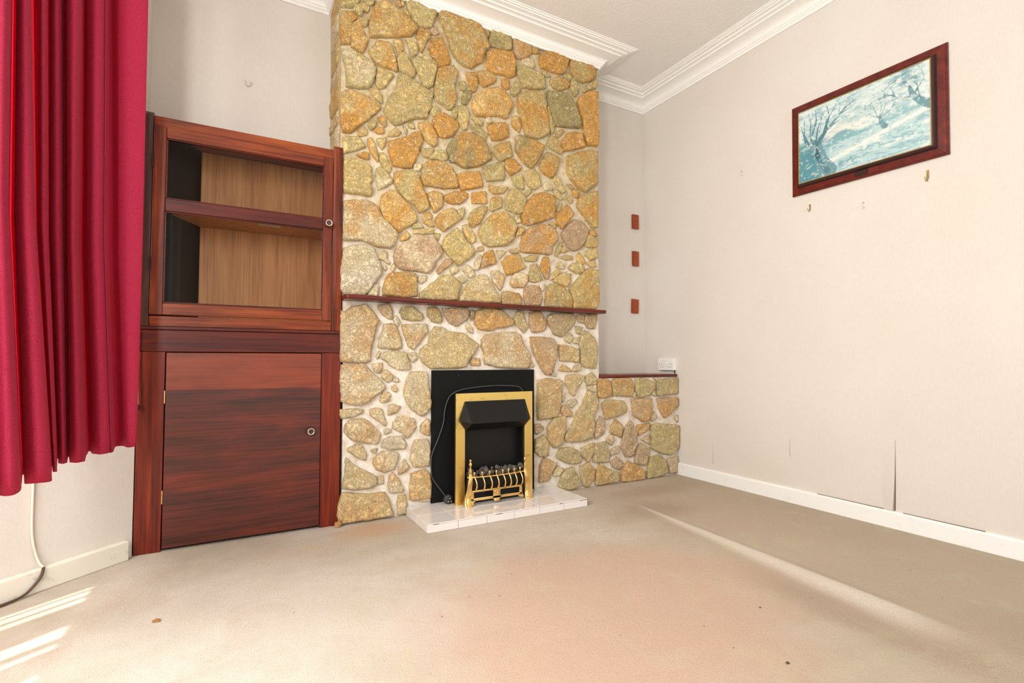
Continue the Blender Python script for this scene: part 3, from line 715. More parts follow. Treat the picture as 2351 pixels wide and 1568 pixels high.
def stone(poly, code, parent, plane=YF, depth=None, side=None, seed=0):
    rnd = random.Random(seed); P = [Vector(p) for p in poly]; n = len(P)
    area2 = sum(P[i].x * P[(i + 1) % n].y - P[(i + 1) % n].x * P[i].y for i in range(n)) / 2
    if area2 < 0: P.reverse()
    A = abs(area2); size = math.sqrt(A)
    out = []
    step = 0.013 if size > 0.05 else 0.009
    for i in range(n):
        a, b = P[i], P[(i + 1) % n]; e = b - a; L = e.length; k = max(1, round(L / step)); nrm = Vector((e.y, -e.x)).normalized() if L > 0 else Vector((0, 0))
        for j in range(k):
            t = j / k; q = a + e * t
            w = noise.noise(Vector((q.x * 45, q.y * 45, seed))) * min(0.004, size * 0.05)
            out.append(q + nrm * w)
    c = sum(out, Vector((0, 0))) / len(out)
    D = depth if depth else 0.013 + min(0.018, size * 0.11) + rnd.uniform(-0.002, 0.003)
    bv = min(0.006, size * 0.10)
    tx, ty = rnd.uniform(-0.05, 0.05), rnd.uniform(-0.05, 0.05)
    bm = bmesh.new(); cl = bm.loops.layers.float_color.new('Col')
    c1, c2 = Vector(lin(PAL[code[0]])), Vector(lin(PAL[code[1]])); br = rnd.uniform(0.92, 1.08); low = max(0, min(1, (1.25 - c.y) / 0.35)) * (0.30 if parent == chim else 0.22); pale = Vector(lin((240, 222, 190))); c1 = c1.lerp(pale, low); c2 = c2.lerp(pale, low); off = Vector((seed * 3.1, seed * 1.7, 0))
    def pt(q, d):
        if side is not None: return (side - d, q.x, q.y)
        return (q.x, plane - d, q.y)
    def relief(q):
        v = Vector((q.x * 22, q.y * 22, 0)) + off; v2 = Vector((q.x * 60, q.y * 60, 3)) + off
        return (noise.noise(v) * 0.0075 + (abs(noise.noise(v2)) - 0.2) * 0.006) * min(1, size / 0.07) + (q.x - c.x) * tx + (q.y - c.y) * ty
    rad = max((q - c).length for q in out); nr = max(1, round(rad / 0.013))
    specs = [(0.0, -0.004, 0), (0.002, D * 0.72, 0), (bv, D, 1)] + [(None, D, 1 - i / (nr + 0.0)) for i in range(1, nr)]
    rings = []
    for inset, d, f in specs:
        ring = []
        for q in out:
            v = q - c; L = max(v.length, 1e-5)
            if inset == 0.0: qq = c + v * ((L + GROW) / L)
            elif inset == 0.002: qq = c + v * ((L + GROW * 0.7) / L)
            elif inset is None: qq = c + v * (f * (1 - bv / L) if L > bv else f)
            else: qq = c + v * max(0.3, 1 - inset / L)
            dd = d + (relief(qq) if f else 0)
            ring.append(bm.verts.new(pt(qq, max(dd, -0.004 if d < 0 else 0.002))))
        rings.append(ring)
    m = len(out)
    for a, b in zip(rings, rings[1:]):
        for k in range(m): bm.faces.new((a[k], a[(k + 1) % m], b[(k + 1) % m], b[k]))
    cv = bm.verts.new(pt(c, D + relief(c)))
    for k in range(m): bm.faces.new((rings[-1][k], rings[-1][(k + 1) % m], cv))
    for f in bm.faces:
        f.smooth = True
        for lp in f.loops:
            p = lp.vert.co; t = 0.5 + 1.3 * noise.noise(Vector((p.x, p.y, p.z)) * 11 + off); t = max(0, min(1, t))
            t = t * t * (3 - 2 * t) * 0.75
            cc = c1.lerp(c2, t) * br; lp[cl] = (cc.x, cc.y, cc.z, 1)
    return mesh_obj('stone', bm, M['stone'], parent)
for i, ln in enumerate(STONES.split('\n')):
    w = ln.split(); pts = [tuple(float(v) / 1000 for v in q.split(',')) for q in w[1:]]
    zmin = sum(p[1] for p in pts) / len(pts)
    if zmin > 2.80: continue
    right = sum(p[0] for p in pts) / len(pts) > 2.088 and zmin < 0.70
    pts = [(min(p[0], 2.792 if right else 9), min(p[1], 2.765, 0.684 if right else 9)) for p in pts]
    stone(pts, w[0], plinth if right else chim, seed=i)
# the breast's left return, seen edge-on above the cabinet
zs = [1.86, 2.02, 2.10, 2.27, 2.33, 2.50, 2.62, 2.76]
for i in range(len(zs) - 1):
    z0, z1 = zs[i] + 0.008, zs[i + 1] - 0.008; ya, yb = 2.66 + 0.02 * (i % 2), 2.895 - 0.03 * ((i + 1) % 2)
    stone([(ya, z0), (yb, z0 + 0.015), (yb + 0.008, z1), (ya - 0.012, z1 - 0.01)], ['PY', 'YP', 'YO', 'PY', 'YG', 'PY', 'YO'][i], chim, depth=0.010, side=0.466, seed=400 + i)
# broken chip of stone at the foot of the breast
t = mesh_obj('stone_chip', bmesh.new(), M['mortar'])
bpy.data.objects.remove(t)
bm = bmesh.new(); bmesh.ops.create_icosphere(bm, subdivisions=2, radius=1.0)
for v in bm.verts:
    k = 1 + 0.75 * noise.noise(v.co * 1.9); v.co = Vector((v.co.x * 0.016 * k, v.co.y * 0.012 * k, 0.018 + v.co.z * 0.018 * k)) + Vector((0.470, 2.562, 0))
tag(mesh_obj('stone_chip', bm, M['chip']), 'small broken chip of brown stone on carpet beside the cabinet foot', 'stone')

# ================================================================ mantel shelf, ledge, board, hearth
bm = bmesh.new(); prism(bm, [(0.474, 2.604), (0.474, 2.512), (0.488, 2.498), (2.070, 2.498), (2.084, 2.512), (2.084, 2.604)], 'z', 1.101, 1.122, 0.004)
mantel = tag(mesh_obj('mantel_shelf', bm, M['mahogany'], smooth=True, angle=40), 'long thin dark red wooden shelf across the stone chimney breast', 'shelf')
bm = bmesh.new(); box(bm, 2.098, XR - 0.002, 2.594, YB - 0.002, 0.690, 0.708, 0.003)
tag(mesh_obj('alcove_ledge', bm, M['mahogany'], smooth=True, angle=40), 'brown wooden ledge board capping the low stone wall', 'shelf')
HB = 0.042
t = thing('fire_backboard', 'black painted board closing the fireplace opening', 'board', (1.27, 2.600, HB))
mesh_obj('panel', B(0.950, 1.594, 2.592, 2.604, HB, 0.750, 0.001), M['black'], t)
for x, z in ((1.105, 0.72), (0.962, 0.32)):
    mesh_obj('nail_head', lathe(bmesh.new(), [(0.0015, 0), (0.0015, -0.0012)], (x, 2.592, z), 'y', 8), M['chrome'], t)
hx0, hx1, hy0, hy1 = 0.816, 1.740, 2.271, 2.597
h = thing('tiled_hearth', 'white tiled hearth slab below the electric fire', 'hearth', (1.278, 2.435, 0))
mesh_obj('base', B(hx0 + 0.003, hx1 - 0.003, hy0 + 0.003, hy1, 0, HB - 0.003), M['grout'], h)
tw = (hx1 - hx0) / 6
proto = None
for i in range(6):
    x0 = hx0 + i * tw
    for y0, y1 in ((hy0, hy0 + 0.154), (hy0 + 0.154, hy1)):
        mesh_obj('tile', B(x0 + 0.0008, x0 + tw - 0.0008, y0 + (0.0008 if y0 == hy0 else 0.001), y1 - 0.001, HB - 0.006, HB + 0.0006 * ((i * 7) % 3 - 1), 0.0012), M['tile'], h)
    mesh_obj('tile', B(x0 + 0.001, x0 + tw - 0.001, hy0 - 0.001, hy0 + 0.006, 0.001, HB - 0.007, 0.0012), M['tile'], h)
for y0, y1 in ((hy0, hy0 + 0.154), (hy0 + 0.154, hy1)):
    mesh_obj('tile', B(hx0 - 0.001, hx0 + 0.006, y0 + 0.006, y1 - 0.001, 0.001, HB - 0.007, 0.0012), M['tile'], h)
    mesh_obj('tile', B(hx1 - 0.006, hx1 + 0.001, y0 + 0.006, y1 - 0.001, 0.001, HB - 0.007, 0.0012), M['tile'], h)
for x, ln in ((0.842, 0.03), (1.175, 0.035), (1.555, 0.02), (1.690, 0.05)):      # chipped arrises
    bm = bmesh.new(); tube(bm, [(x + ln * q / 4 , hy0 - 0.0006 , HB - 0.004 - 0.0015 * (q % 2)) for q in range(5)], 0.0016, 5)
    mesh_obj('chip', bm, M['gap'], h)

# ================================================================ electric fire
FY = 2.487; fx0, fx1, fz1 = 1.046, 1.518, 0.628
f = thing('electric_fire', 'brass fronted electric fire with coal-effect grate standing on white hearth', 'heater', (1.282, 2.50, HB))
def F(x, z): return x
bw, zo = 0.053, 0.575
ix0, ix1 = fx0 + bw, fx1 - bw
bm = bmesh.new()
box(bm, fx0, ix0, FY, FY + 0.014, HB, fz1, 0.001); box(bm, ix1, fx1, FY, FY + 0.014, HB, fz1, 0.001); box(bm, ix0, ix1, FY, FY + 0.014, zo, fz1, 0.001)
mesh_obj('front_frame', bm, M['brass'], f)
bm = bmesh.new(); box(bm, fx0 + 0.012, fx1 - 0.012, FY + 0.070, FY + 0.094, HB, fz1 - 0.02)
box(bm, fx0 + 0.012, ix0 + 0.004, FY + 0.014, FY + 0.07, HB, fz1 - 0.02); box(bm, ix1 - 0.004, fx1 - 0.012, FY + 0.014, FY + 0.07, HB, fz1 - 0.02)
box(bm, ix0 + 0.004, ix1 - 0.004, FY + 0.014, FY + 0.07, zo + 0.002, fz1 - 0.02)
mesh_obj('casing', bm, M['satin'], f)
mesh_obj('firebox_floor', B(ix0 + 0.004, ix1 - 0.004, FY + 0.002, FY + 0.069, HB + 0.001, 0.165), M['satin'], f)
# hood: sloping front with flared cheeks
V = dict(TL=(ix0 - 0.002, FY - 0.002, zo + 0.010), TR=(ix1 + 0.002, FY - 0.002, zo + 0.010), LL=(ix0 + 0.006, FY - 0.075, 0.474), LR=(ix1 - 0.024, FY - 0.075, 0.474),
         KL=(ix0 - 0.034, FY - 0.022, 0.486), KR=(ix1 + 0.016, FY - 0.040, 0.478), BL=(ix0 + 0.004, FY - 0.002, 0.430), BR=(ix1 - 0.004, FY - 0.002, 0.432))
bm = bmesh.new(); vv = {k: bm.verts.new(p) for k, p in V.items()}
for q in (('TL', 'LL', 'LR', 'TR'), ('TL', 'KL', 'LL'), ('KL', 'BL', 'LL'), ('TR', 'LR', 'KR'), ('KR', 'LR', 'BR'), ('LL', 'BL', 'BR', 'LR'), ('TL', 'TR', 'BR', 'BL'), ('TL', 'BL', 'KL'), ('TR', 'KR', 'BR')): bm.faces.new([vv[k] for k in q])
mesh_obj('hood', bm, M['satin'], f)
# coals
rnd = random.Random(3); bm = bmesh.new()
for i in range(70):
    b = bmesh.new(); bmesh.ops.create_icosphere(b, subdivisions=2, radius=1.0); s_ = rnd.uniform(0.009, 0.016); o_ = rnd.uniform(0, 50)
    for v in b.verts: v.co = v.co * s_ * (1 + 0.4 * noise.noise(v.co * 1.3 + Vector((o_, 0, 0))))
    add(bm, b, Matrix.Translation((rnd.uniform(ix0 + 0.02, ix1 - 0.02), FY + rnd.uniform(-0.022, 0.05), 0.186 + rnd.uniform(-0.01, 0.030))))
k = mesh_obj('coal_bed', bm, M['coal'], f, smooth=True); k['kind'] = 'stuff'
mesh_obj('coal_tray', B(ix0 + 0.006, ix1 - 0.006, FY - 0.024, FY + 0.001, 0.135, 0.178, 0.004), M['satin'], f)
# cast brass fret
GY = 2.440
def gx(x): return x * GY / 2.385
def gz(z): return 0.8 - (0.8 - z) * GY / 2.385
fr = mesh_obj('fret', bmesh.new(), M['brass2'], f)
bm = bmesh.new()
for side, x0 in ((-1, 1.098), (1, 1.452)):
    pr = [(0.003, 0.285), (0.0065, 0.279), (0.0035, 0.272), (0.008, 0.262), (0.0085, 0.256), (0.004, 0.246), (0.0045, 0.236), (0.009, 0.222), (0.006, 0.208)]
    b = bmesh.new(); lathe(b, [(r, z) for r, z in pr][::-1], (x0 - side * 0.012, GY, 0), 'z', 12)
    add(bm, b)
    sec = [(-0.012, 0.212, 0.016), (-0.012, 0.19, 0.022), (-0.008, 0.165, 0.026), (-0.004, 0.14, 0.026), (0.0, 0.115, 0.027), (0.002, 0.095, 0.030), (0.003, 0.075, 0.036), (0.004, 0.055, 0.042), (0.004, HB, 0.040)]
    b = bmesh.new(); rings = []
    for j, (dx, z, w) in enumerate(sec):
        yo = -0.010 * math.sin(j / 8 * math.pi * 1.6) ; cx = x0 + side * dx; fy = 0.028 if j > 5 else 0.0
        rings.append([b.verts.new(p) for p in ((cx - w / 2, GY + yo - 0.004 - fy * (j - 5) / 3, z), (cx + w / 2, GY + yo - 0.004 - fy * (j - 5) / 3, z), (cx + w / 2, GY + yo + 0.006, z), (cx - w / 2, GY + yo + 0.006, z))])
    for p, q in zip(rings, rings[1:]):
        for e in range(4): b.faces.new((p[e], p[(e + 1) % 4], q[(e + 1) % 4], q[e]))
    b.faces.new(rings[0]); b.faces.new(rings[-1][::-1]); bmesh.ops.recalc_face_normals(b, faces=b.faces)
    bmesh.ops.bevel(b, geom=b.edges[:], offset=0.002, segments=1, affect='EDGES')
    o = bmesh.new(); add(o, b); add(o, bm); bm = bmesh.new()
    mesh_obj('andiron', o, M['brass2'], f, smooth=True, angle=50)
bm = bmesh.new(); rz, bz = gz(0.205), gz(0.143)
tube(bm, [(gx(1.066), GY, rz + 0.002), (gx(1.15), GY - 0.012, rz), (gx(1.235), GY - 0.016, rz), (gx(1.32), GY - 0.012, rz), (gx(1.412), GY, rz + 0.002)], 0.0042, 8)
mesh_obj('top_rail', bm, M['brass2'], f, smooth=True)
for x in (1.104, 1.147, 1.188, 1.227, 1.265, 1.300, 1.336, 1.373):
    bm = bmesh.new(); X = gx(x); yb = GY - 0.014 * (1 - ((x - 1.238) / 0.19) ** 2)
    tube(bm, smooth_path([(X, yb + 0.002, rz + 0.006), (X + 0.003, yb - 0.014, rz - 0.014), (X + 0.005, yb - 0.020, rz - 0.032), (X + 0.006, yb - 0.017, bz + 0.014), (X + 0.006, yb - 0.004, bz - 0.002)], 4), [0.0040] * 9 + [0.0048] * 8, 8)
    lathe(bm, [(0.0035, 0.0), (0.003, 0.010), (0.0055, 0.015), (0.0065, 0.020), (0.0055, 0.026), (0.002, 0.029)], (X, yb + 0.002, rz), 'z', 10)
    mesh_obj('fret_bar', bm, M['brass2'], f, smooth=True)
bpy.data.objects.remove(fr)
bm = bmesh.new(); z0, z1 = gz(0.096), gz(0.139); xa, xb = gx(1.083), gx(1.385); xm = gx(1.232)
yp0, yp1 = GY - 0.010, GY - 0.002
box(bm, xa, xb, yp0, yp1, z1 - 0.010, z1, 0.002); box(bm, xa, xb, yp0, yp1, z0 - 0.010, z0 + 0.004, 0.002)
for a, b in ((xa, xa + 0.018), (xm - 0.022, xm + 0.022), (xb - 0.018, xb)): box(bm, a, b, yp0, yp1, z0 - 0.004, z1 - 0.004, 0.002)
for p in ([(xa, z0), (xa + 0.034, z0 - 0.006), (xa + 0.016, z0 - 0.020), (xa + 0.022, 0.046), (xa, 0.046)], [(xm - 0.03, z0), (xm + 0.03, z0), (xm + 0.014, z0 - 0.02), (xm + 0.017, HB + 0.012), (xm - 0.017, HB + 0.012), (xm - 0.014, z0 - 0.02)], [(xb, z0), (xb - 0.034, z0 - 0.006), (xb - 0.014, z0 - 0.020), (xb - 0.004, 0.056), (xb + 0.012, 0.056)]):
    prism(bm, p, 'y', yp0, yp1, 0.0015)
mesh_obj('fret_panel', bm, M['brass2'], f, smooth=True, angle=45)
mesh_obj('fret_knob', lathe(bmesh.new(), [(0.004, 0), (0.004, -0.006), (0.008, -0.009), (0.008, -0.013), (0.003, -0.017)], (xm, yp0, (z0 + z1) / 2), 'y', 14), M['brass2'], f, smooth=True)
# flex and plug
s_ = 2.560 / 2.575
fx = [(1.022, 2.560, 0.072), (1.012, 2.572, 0.092), (0.955, 2.574, 0.17), (0.944, 2.575, 0.207), (0.946, 2.577, 0.297), (0.982, 2.577, 0.384), (1.011, 2.577, 0.467), (1.020, 2.577, 0.540), (1.046, 2.577, 0.606), (1.093, 2.577, 0.636), (1.161, 2.577, 0.649), (1.231, 2.577, 0.656), (1.324, 2.577, 0.660), (1.45, 2.577, 0.655), (1.492, 2.576, 0.641), (1.505, 2.572, 0.60), (1.49, 2.583, 0.50)]
mesh_obj('flex', tube(bmesh.new(), smooth_path(fx, 6), 0.0032, 7), M['cable_k'], f, smooth=True)
bm = bmesh.new(); b = bmesh.new(); lathe(b, [(0.018, 0), (0.024, 0.004), (0.025, 0.022), (0.020, 0.032), (0.008, 0.040), (0.006, 0.052)], (0, 0, 0), 'y', 16)
add(bm, b, Matrix.Translation((1.026, 2.530, HB + 0.0255)))
mesh_obj('plug', bm, M['plug'], f, smooth=True, angle=50)
bm = bmesh.new()
for dx, dz in ((-0.009, -0.006), (0.009, -0.006), (0, 0.009)): box(bm, 1.026 + dx - 0.003, 1.026 + dx + 0.003, 2.515, 2.5305, HB + 0.0255 + dz - 0.002, HB + 0.0255 + dz + 0.002)
mesh_obj('plug_pins', bm, M['brass2'], f)

# ================================================================ alcove cabinet
CY = 2.600
c = thing('alcove_cabinet', 'tall stained wood alcove cabinet with glazed top door and solid lower door', 'cabinet', (0.07, 2.75, 0))
def cb(name, *a, mat='wood_h', bev=0.002, p=None): return mesh_obj(name, B(*a, bev=bev), M[mat], p or c)
def side_board(x0, x1, z0, z1, y0, y1, r, mat):
    poly = [(y1, z0), (y0, z0)] + [(y0 + r - r * math.cos(a), z1 - r + r * math.sin(a)) for a in [math.pi / 2 * i / 6 for i in range(7)]] + [(y1, z1)]
    bm = bmesh.new(); prism(bm, poly, 'x', x0, x1, 0.003); return mesh_obj('side_post', bm, M[mat], c, smooth=True, angle=40)
side_board(-0.346, -0.302, 0.948, 1.868, CY - 0.012, 2.90, 0.035, 'wood_dark')
side_board(0.432, 0.476, 0.948, 1.868, CY - 0.012, 2.60, 0.012, 'wood_v')
cb('top_rail', -0.302, 0.431, CY, CY + 0.022, 1.806, 1.850)
cb('top_board', -0.300, 0.431, CY + 0.022, 2.905, 1.832, 1.846)
cb('bottom_rail', -0.302, 0.431, CY - 0.004, CY + 0.018, 0.948, 0.992)
cb('counter_edge', -0.346, 0.476, CY - 0.010, CY + 0.020, 0.934, 0.947, mat='wood_rail')
cb('middle_rail', -0.342, 0.476, CY - 0.002, CY + 0.020, 0.840, 0.933, mat='wood_rail')
cb('lower_stile', -0.334, -0.240, CY, CY + 0.020, 0.0, 0.839, mat='wood_red')
cb('lower_stile', 0.390, 0.480, CY, CY + 0.020, 0.0, 0.839, mat='wood_red')
cb('plinth_board', -0.238, 0.389, CY + 0.026, CY + 0.040, 0.0, 0.05, mat='hole')
cb('back_panel', -0.30, 0.455, 2.900, 2.908, 0.02, 1.845, mat='ply')
cb('cabinet_floor', -0.30, 0.455, CY + 0.024, 2.899, 0.936, 0.986, mat='ply')
bm = bmesh.new(); prism(bm, [(-0.300, CY + 0.025), (-0.292, CY + 0.025), (-0.140, 2.898), (-0.160, 2.898)], 'z', 0.987, 1.831)
mesh_obj('slanted_side', bm, M['near_black'], c)  # near-black board slanting across the left of the inside
cb('right_lining', 0.452, 0.462, CY + 0.026, 2.899, 0.02, 1.831, mat='ply', bev=0.001)
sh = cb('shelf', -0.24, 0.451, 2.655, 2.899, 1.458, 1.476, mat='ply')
cb('pale_patch', 0.105, 0.205, 2.672, 2.720, 1.4568, 1.4578, mat='pale_tan', bev=0, p=sh)  # pale rectangle on the underside of the shelf
# glazed door
gd = mesh_obj('glazed_door', B(-0.300, -0.254, CY - 0.016, CY + 0.006, 0.996, 1.803, bev=0.003), M['wood_v'], c)
gm = 'wood_h'
mesh_obj('door_stile', B(0.386, 0.428, CY - 0.016, CY + 0.006, 0.996, 1.803, bev=0.003), M['wood_v'], gd)
mesh_obj('door_rail', B(-0.254, 0.386, CY - 0.016, CY + 0.006, 1.756, 1.803, bev=0.003), M['wood_h'], gd)
mesh_obj('door_rail', B(-0.254, 0.386, CY - 0.016, CY + 0.006, 1.441, 1.494, bev=0.003), M['wood_rail'], gd)
mesh_obj('door_rail', B(-0.254, 0.386, CY - 0.016, CY + 0.006, 0.996, 1.046, bev=0.003), M['wood_h'], gd)
for z0, z1 in ((1.046, 1.441), (1.494, 1.756)):
    bm = bmesh.new(); bm.faces.new([bm.verts.new(p) for p in ((-0.254, CY - 0.0045, z0), (0.386, CY - 0.0045, z0), (0.386, CY - 0.0045, z1), (-0.254, CY - 0.0045, z1))]); mesh_obj('glass_pane', bm, M['glass'], gd)
    bm = bmesh.new(); e = 0.006
    for a in ((-0.254, -0.254 + e, z0, z1), (0.386 - e, 0.386, z0, z1), (-0.254, 0.386, z0, z0 + e), (-0.254, 0.386, z1 - e, z1)): box(bm, a[0], a[1], CY - 0.012, CY - 0.0065, a[2], a[3], 0.0015)
    mesh_obj('glazing_bead', bm, M['wood_rail'], gd)
def knob(x, z, y, parent):
    k = mesh_obj('knob', lathe(bmesh.new(), [(0.007, 0), (0.008, -0.010), (0.017, -0.016), (0.0185, -0.022), (0.017, -0.027), (0.006, -0.029)], (x, y, z), 'y', 24), M['wood_dark'], parent, smooth=True, angle=50)
    mesh_obj('knob_ring', lathe(bmesh.new(), [(0.0155, 0), (0.0172, -0.0025), (0.0125, -0.004), (0.0118, -0.001)], (x, y - 0.026, z), 'y', 24), M['chrome'], k, smooth=True)
knob(0.408, 1.470, CY - 0.016, gd)
for z in (1.62, 1.18): mesh_obj('hinge', B(-0.3045, -0.2985, CY - 0.019, CY - 0.012, z, z + 0.06, bev=0.001), M['hole'], gd)
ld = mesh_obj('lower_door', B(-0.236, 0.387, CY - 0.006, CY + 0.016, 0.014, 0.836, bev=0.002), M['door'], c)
knob(0.342, 0.467, CY - 0.006, ld)
for z in (0.62, 0.20): mesh_obj('hinge', B(-0.2405, -0.2365, CY - 0.009, CY - 0.002, z, z + 0.055, bev=0.0008), M['brass2'], ld)

# ================================================================ curtain in the bay
cp0 = Vector((-0.320, 2.50)); cd = Vector((-0.2334, -0.9724)); cn = Vector((0.9724, -0.2334))
# plan of the folds at three heights (top, middle, hem), in metres
CURT = (((-0.576,1.654), (-0.564,1.633), (-0.551,1.618), (-0.541,1.619), (-0.537,1.635), (-0.540,1.662), (-0.556,1.720), (-0.583,1.823), (-0.567,1.788), (-0.544,1.713), (-0.533,1.692), (-0.521,1.677), (-0.512,1.677), (-0.509,1.693), (-0.511,1.719), (-0.526,1.777), (-0.565,1.934), (-0.550,1.899), (-0.529,1.823), (-0.520,1.801), (-0.510,1.785), (-0.504,1.785), (-0.503,1.800), (-0.506,1.826), (-0.520,1.884), (-0.565,2.091), (-0.548,2.057), (-0.527,1.981), (-0.519,1.958), (-0.510,1.942), (-0.505,1.941), (-0.504,1.956), (-0.507,1.982), (-0.518,2.029), (-0.555,2.198), (-0.544,2.167), (-0.528,2.105), (-0.520,2.083), (-0.509,2.067), (-0.501,2.067), (-0.497,2.082), (-0.498,2.108), (-0.509,2.161), (-0.518,2.217), (-0.507,2.183), (-0.489,2.108), (-0.480,2.085), (-0.467,2.070), (-0.458,2.070), (-0.452,2.086), (-0.452,2.112), (-0.459,2.154), (-0.489,2.339), (-0.478,2.311), (-0.466,2.256), (-0.456,2.234), (-0.440,2.219), (-0.427,2.219), (-0.417,2.235), (-0.415,2.262), (-0.412,2.266), (-0.426,2.418), (-0.412,2.406), (-0.408,2.400), (-0.392,2.378), (-0.367,2.364), (-0.341,2.366), (-0.318,2.375), (-0.305,2.385),),
        ((-0.561,1.659), (-0.549,1.638), (-0.535,1.623), (-0.526,1.624), (-0.522,1.641), (-0.524,1.667), (-0.541,1.725), (-0.568,1.827), (-0.553,1.793), (-0.530,1.718), (-0.519,1.696), (-0.507,1.681), (-0.498,1.681), (-0.495,1.697), (-0.497,1.723), (-0.512,1.781), (-0.551,1.938), (-0.536,1.903), (-0.514,1.828), (-0.503,1.806), (-0.489,1.791), (-0.478,1.792), (-0.472,1.808), (-0.473,1.834), (-0.487,1.893), (-0.537,2.098), (-0.526,2.063), (-0.507,1.987), (-0.498,1.964), (-0.489,1.948), (-0.483,1.947), (-0.481,1.962), (-0.484,1.988), (-0.495,2.035), (-0.533,2.203), (-0.524,2.172), (-0.509,2.110), (-0.500,2.087), (-0.488,2.072), (-0.479,2.072), (-0.474,2.087), (-0.475,2.114), (-0.486,2.167), (-0.495,2.222), (-0.485,2.188), (-0.468,2.113), (-0.460,2.090), (-0.450,2.074), (-0.443,2.073), (-0.439,2.088), (-0.440,2.115), (-0.447,2.156), (-0.475,2.342), (-0.460,2.315), (-0.448,2.260), (-0.437,2.238), (-0.423,2.222), (-0.410,2.222), (-0.401,2.238), (-0.399,2.265), (-0.396,2.269), (-0.406,2.421), (-0.389,2.410), (-0.384,2.404), (-0.371,2.381), (-0.350,2.366), (-0.330,2.367), (-0.312,2.376), (-0.302,2.385),),
        ((-0.528,1.670), (-0.517,1.648), (-0.503,1.634), (-0.494,1.634), (-0.490,1.650), (-0.493,1.677), (-0.509,1.734), (-0.536,1.837), (-0.521,1.802), (-0.498,1.727), (-0.487,1.706), (-0.472,1.691), (-0.461,1.692), (-0.455,1.708), (-0.455,1.735), (-0.470,1.793), (-0.509,1.949), (-0.497,1.914), (-0.476,1.838), (-0.464,1.816), (-0.447,1.802), (-0.433,1.803), (-0.424,1.820), (-0.422,1.847), (-0.436,1.905), (-0.483,2.112), (-0.474,2.075), (-0.456,1.999), (-0.449,1.976), (-0.443,1.959), (-0.440,1.957), (-0.441,1.971), (-0.445,1.997), (-0.456,2.044), (-0.493,2.212), (-0.484,2.181), (-0.470,2.119), (-0.462,2.096), (-0.453,2.080), (-0.448,2.079), (-0.446,2.094), (-0.449,2.120), (-0.459,2.172), (-0.469,2.228), (-0.459,2.194), (-0.442,2.118), (-0.433,2.096), (-0.421,2.080), (-0.411,2.080), (-0.406,2.095), (-0.406,2.122), (-0.412,2.163), (-0.439,2.349), (-0.424,2.322), (-0.412,2.267), (-0.402,2.244), (-0.387,2.229), (-0.375,2.229), (-0.365,2.244), (-0.363,2.271), (-0.360,2.275), (-0.370,2.427), (-0.353,2.416), (-0.349,2.409), (-0.340,2.386), (-0.328,2.369), (-0.317,2.369), (-0.307,2.376), (-0.303,2.385),))
zk = (2.0, 1.20, 0.475); bm = bmesh.new(); rows = []; nz = 36
for iz in range(nz + 1):
    z = 2.50 + (0.475 - 2.50) * iz / nz
    i0 = 0 if z >= zk[1] else 1; t_ = (z - zk[i0 + 1]) / (zk[i0] - zk[i0 + 1])
    pts = [Vector((q[0] + (p[0] - q[0]) * t_, q[1] + (p[1] - q[1]) * t_, 0)) for p, q in zip(CURT[i0], CURT[i0 + 1])]
    pts = smooth_path(pts, 3); rows.append([bm.verts.new((p.x, p.y, z + 0.004 * math.sin(p.y * 40))) for p in pts])
for a, b in zip(rows, rows[1:]):
    for k in range(len(a) - 1): bm.faces.new((a[k], a[k + 1], b[k + 1], b[k]))
bmesh.ops.solidify(bm, geom=bm.faces[:], thickness=0.003)
ct = tag(mesh_obj('curtain', bm, M['curtain'], smooth=True), 'long crimson curtain hanging in deep folds at the left', 'curtain')
rl = thing('curtain_rail', 'slim white rail carrying the crimson curtain', 'rail', (-0.44, 2.0, 2.53))
bm = bmesh.new(); p, q = cp0 + cd * -0.0, cp0 + cd * 1.15; tube(bm, [(p.x, p.y, 2.519), (q.x, q.y, 2.519)], 0.011, 8); mesh_obj('rail', bm, M['plastic'], rl)
for s_ in (0.1, 1.0):
    p = cp0 + cd * s_; mesh_obj('bracket', B(p.x - 0.01, p.x + 0.01, p.y - 0.01, p.y + 0.01, 2.526, CH), M['plastic'], rl)

# ================================================================ cables on the left
def on_cant(t, d, z): p = CP + CD * t + CN * d; return (p.x, p.y, z)
t = thing('wall_cable', 'cream cable running down the wall below the curtain to the skirting', 'cable', on_cant(0.40, 0, 0))
mesh_obj('cream_length', tube(bmesh.new(), smooth_path([on_cant(0.345, 0.005, 0.62), on_cant(0.345, 0.006, 0.36), on_cant(0.343, 0.006, 0.20), on_cant(0.328, 0.012, 0.11), on_cant(0.322, 0.034, 0.083)], 5), 0.0042, 8), M['cable_w'], t, smooth=True)
mesh_obj('brown_length', tube(bmesh.new(), smooth_path([on_cant(0.322, 0.034, 0.083), on_cant(0.326, 0.036, 0.062), on_cant(0.345, 0.037, 0.035), on_cant(0.385, 0.042, 0.010), on_cant(0.46, 0.045, 0.006), on_cant(0.60, 0.05, 0.006)], 5), 0.0046, 8), M['cable_b'], t, smooth=True)
t = thing('cabinet_cable', 'thin white cable clipped down the left edge of cabinet', 'cable', (-0.345, 2.58, 0.6))
mesh_obj('cable', tube(bmesh.new(), smooth_path([(-0.333, 2.585, 0.93), (-0.334, 2.584, 0.80), (-0.331, 2.584, 0.70), (-0.329, 2.584, 0.62)], 5), 0.003, 7), M['cable_w'], t, smooth=True)
mesh_obj('clip', B(-0.336, -0.322, 2.577, 2.592, 0.600, 0.620, bev=0.003), M['hole'], t)

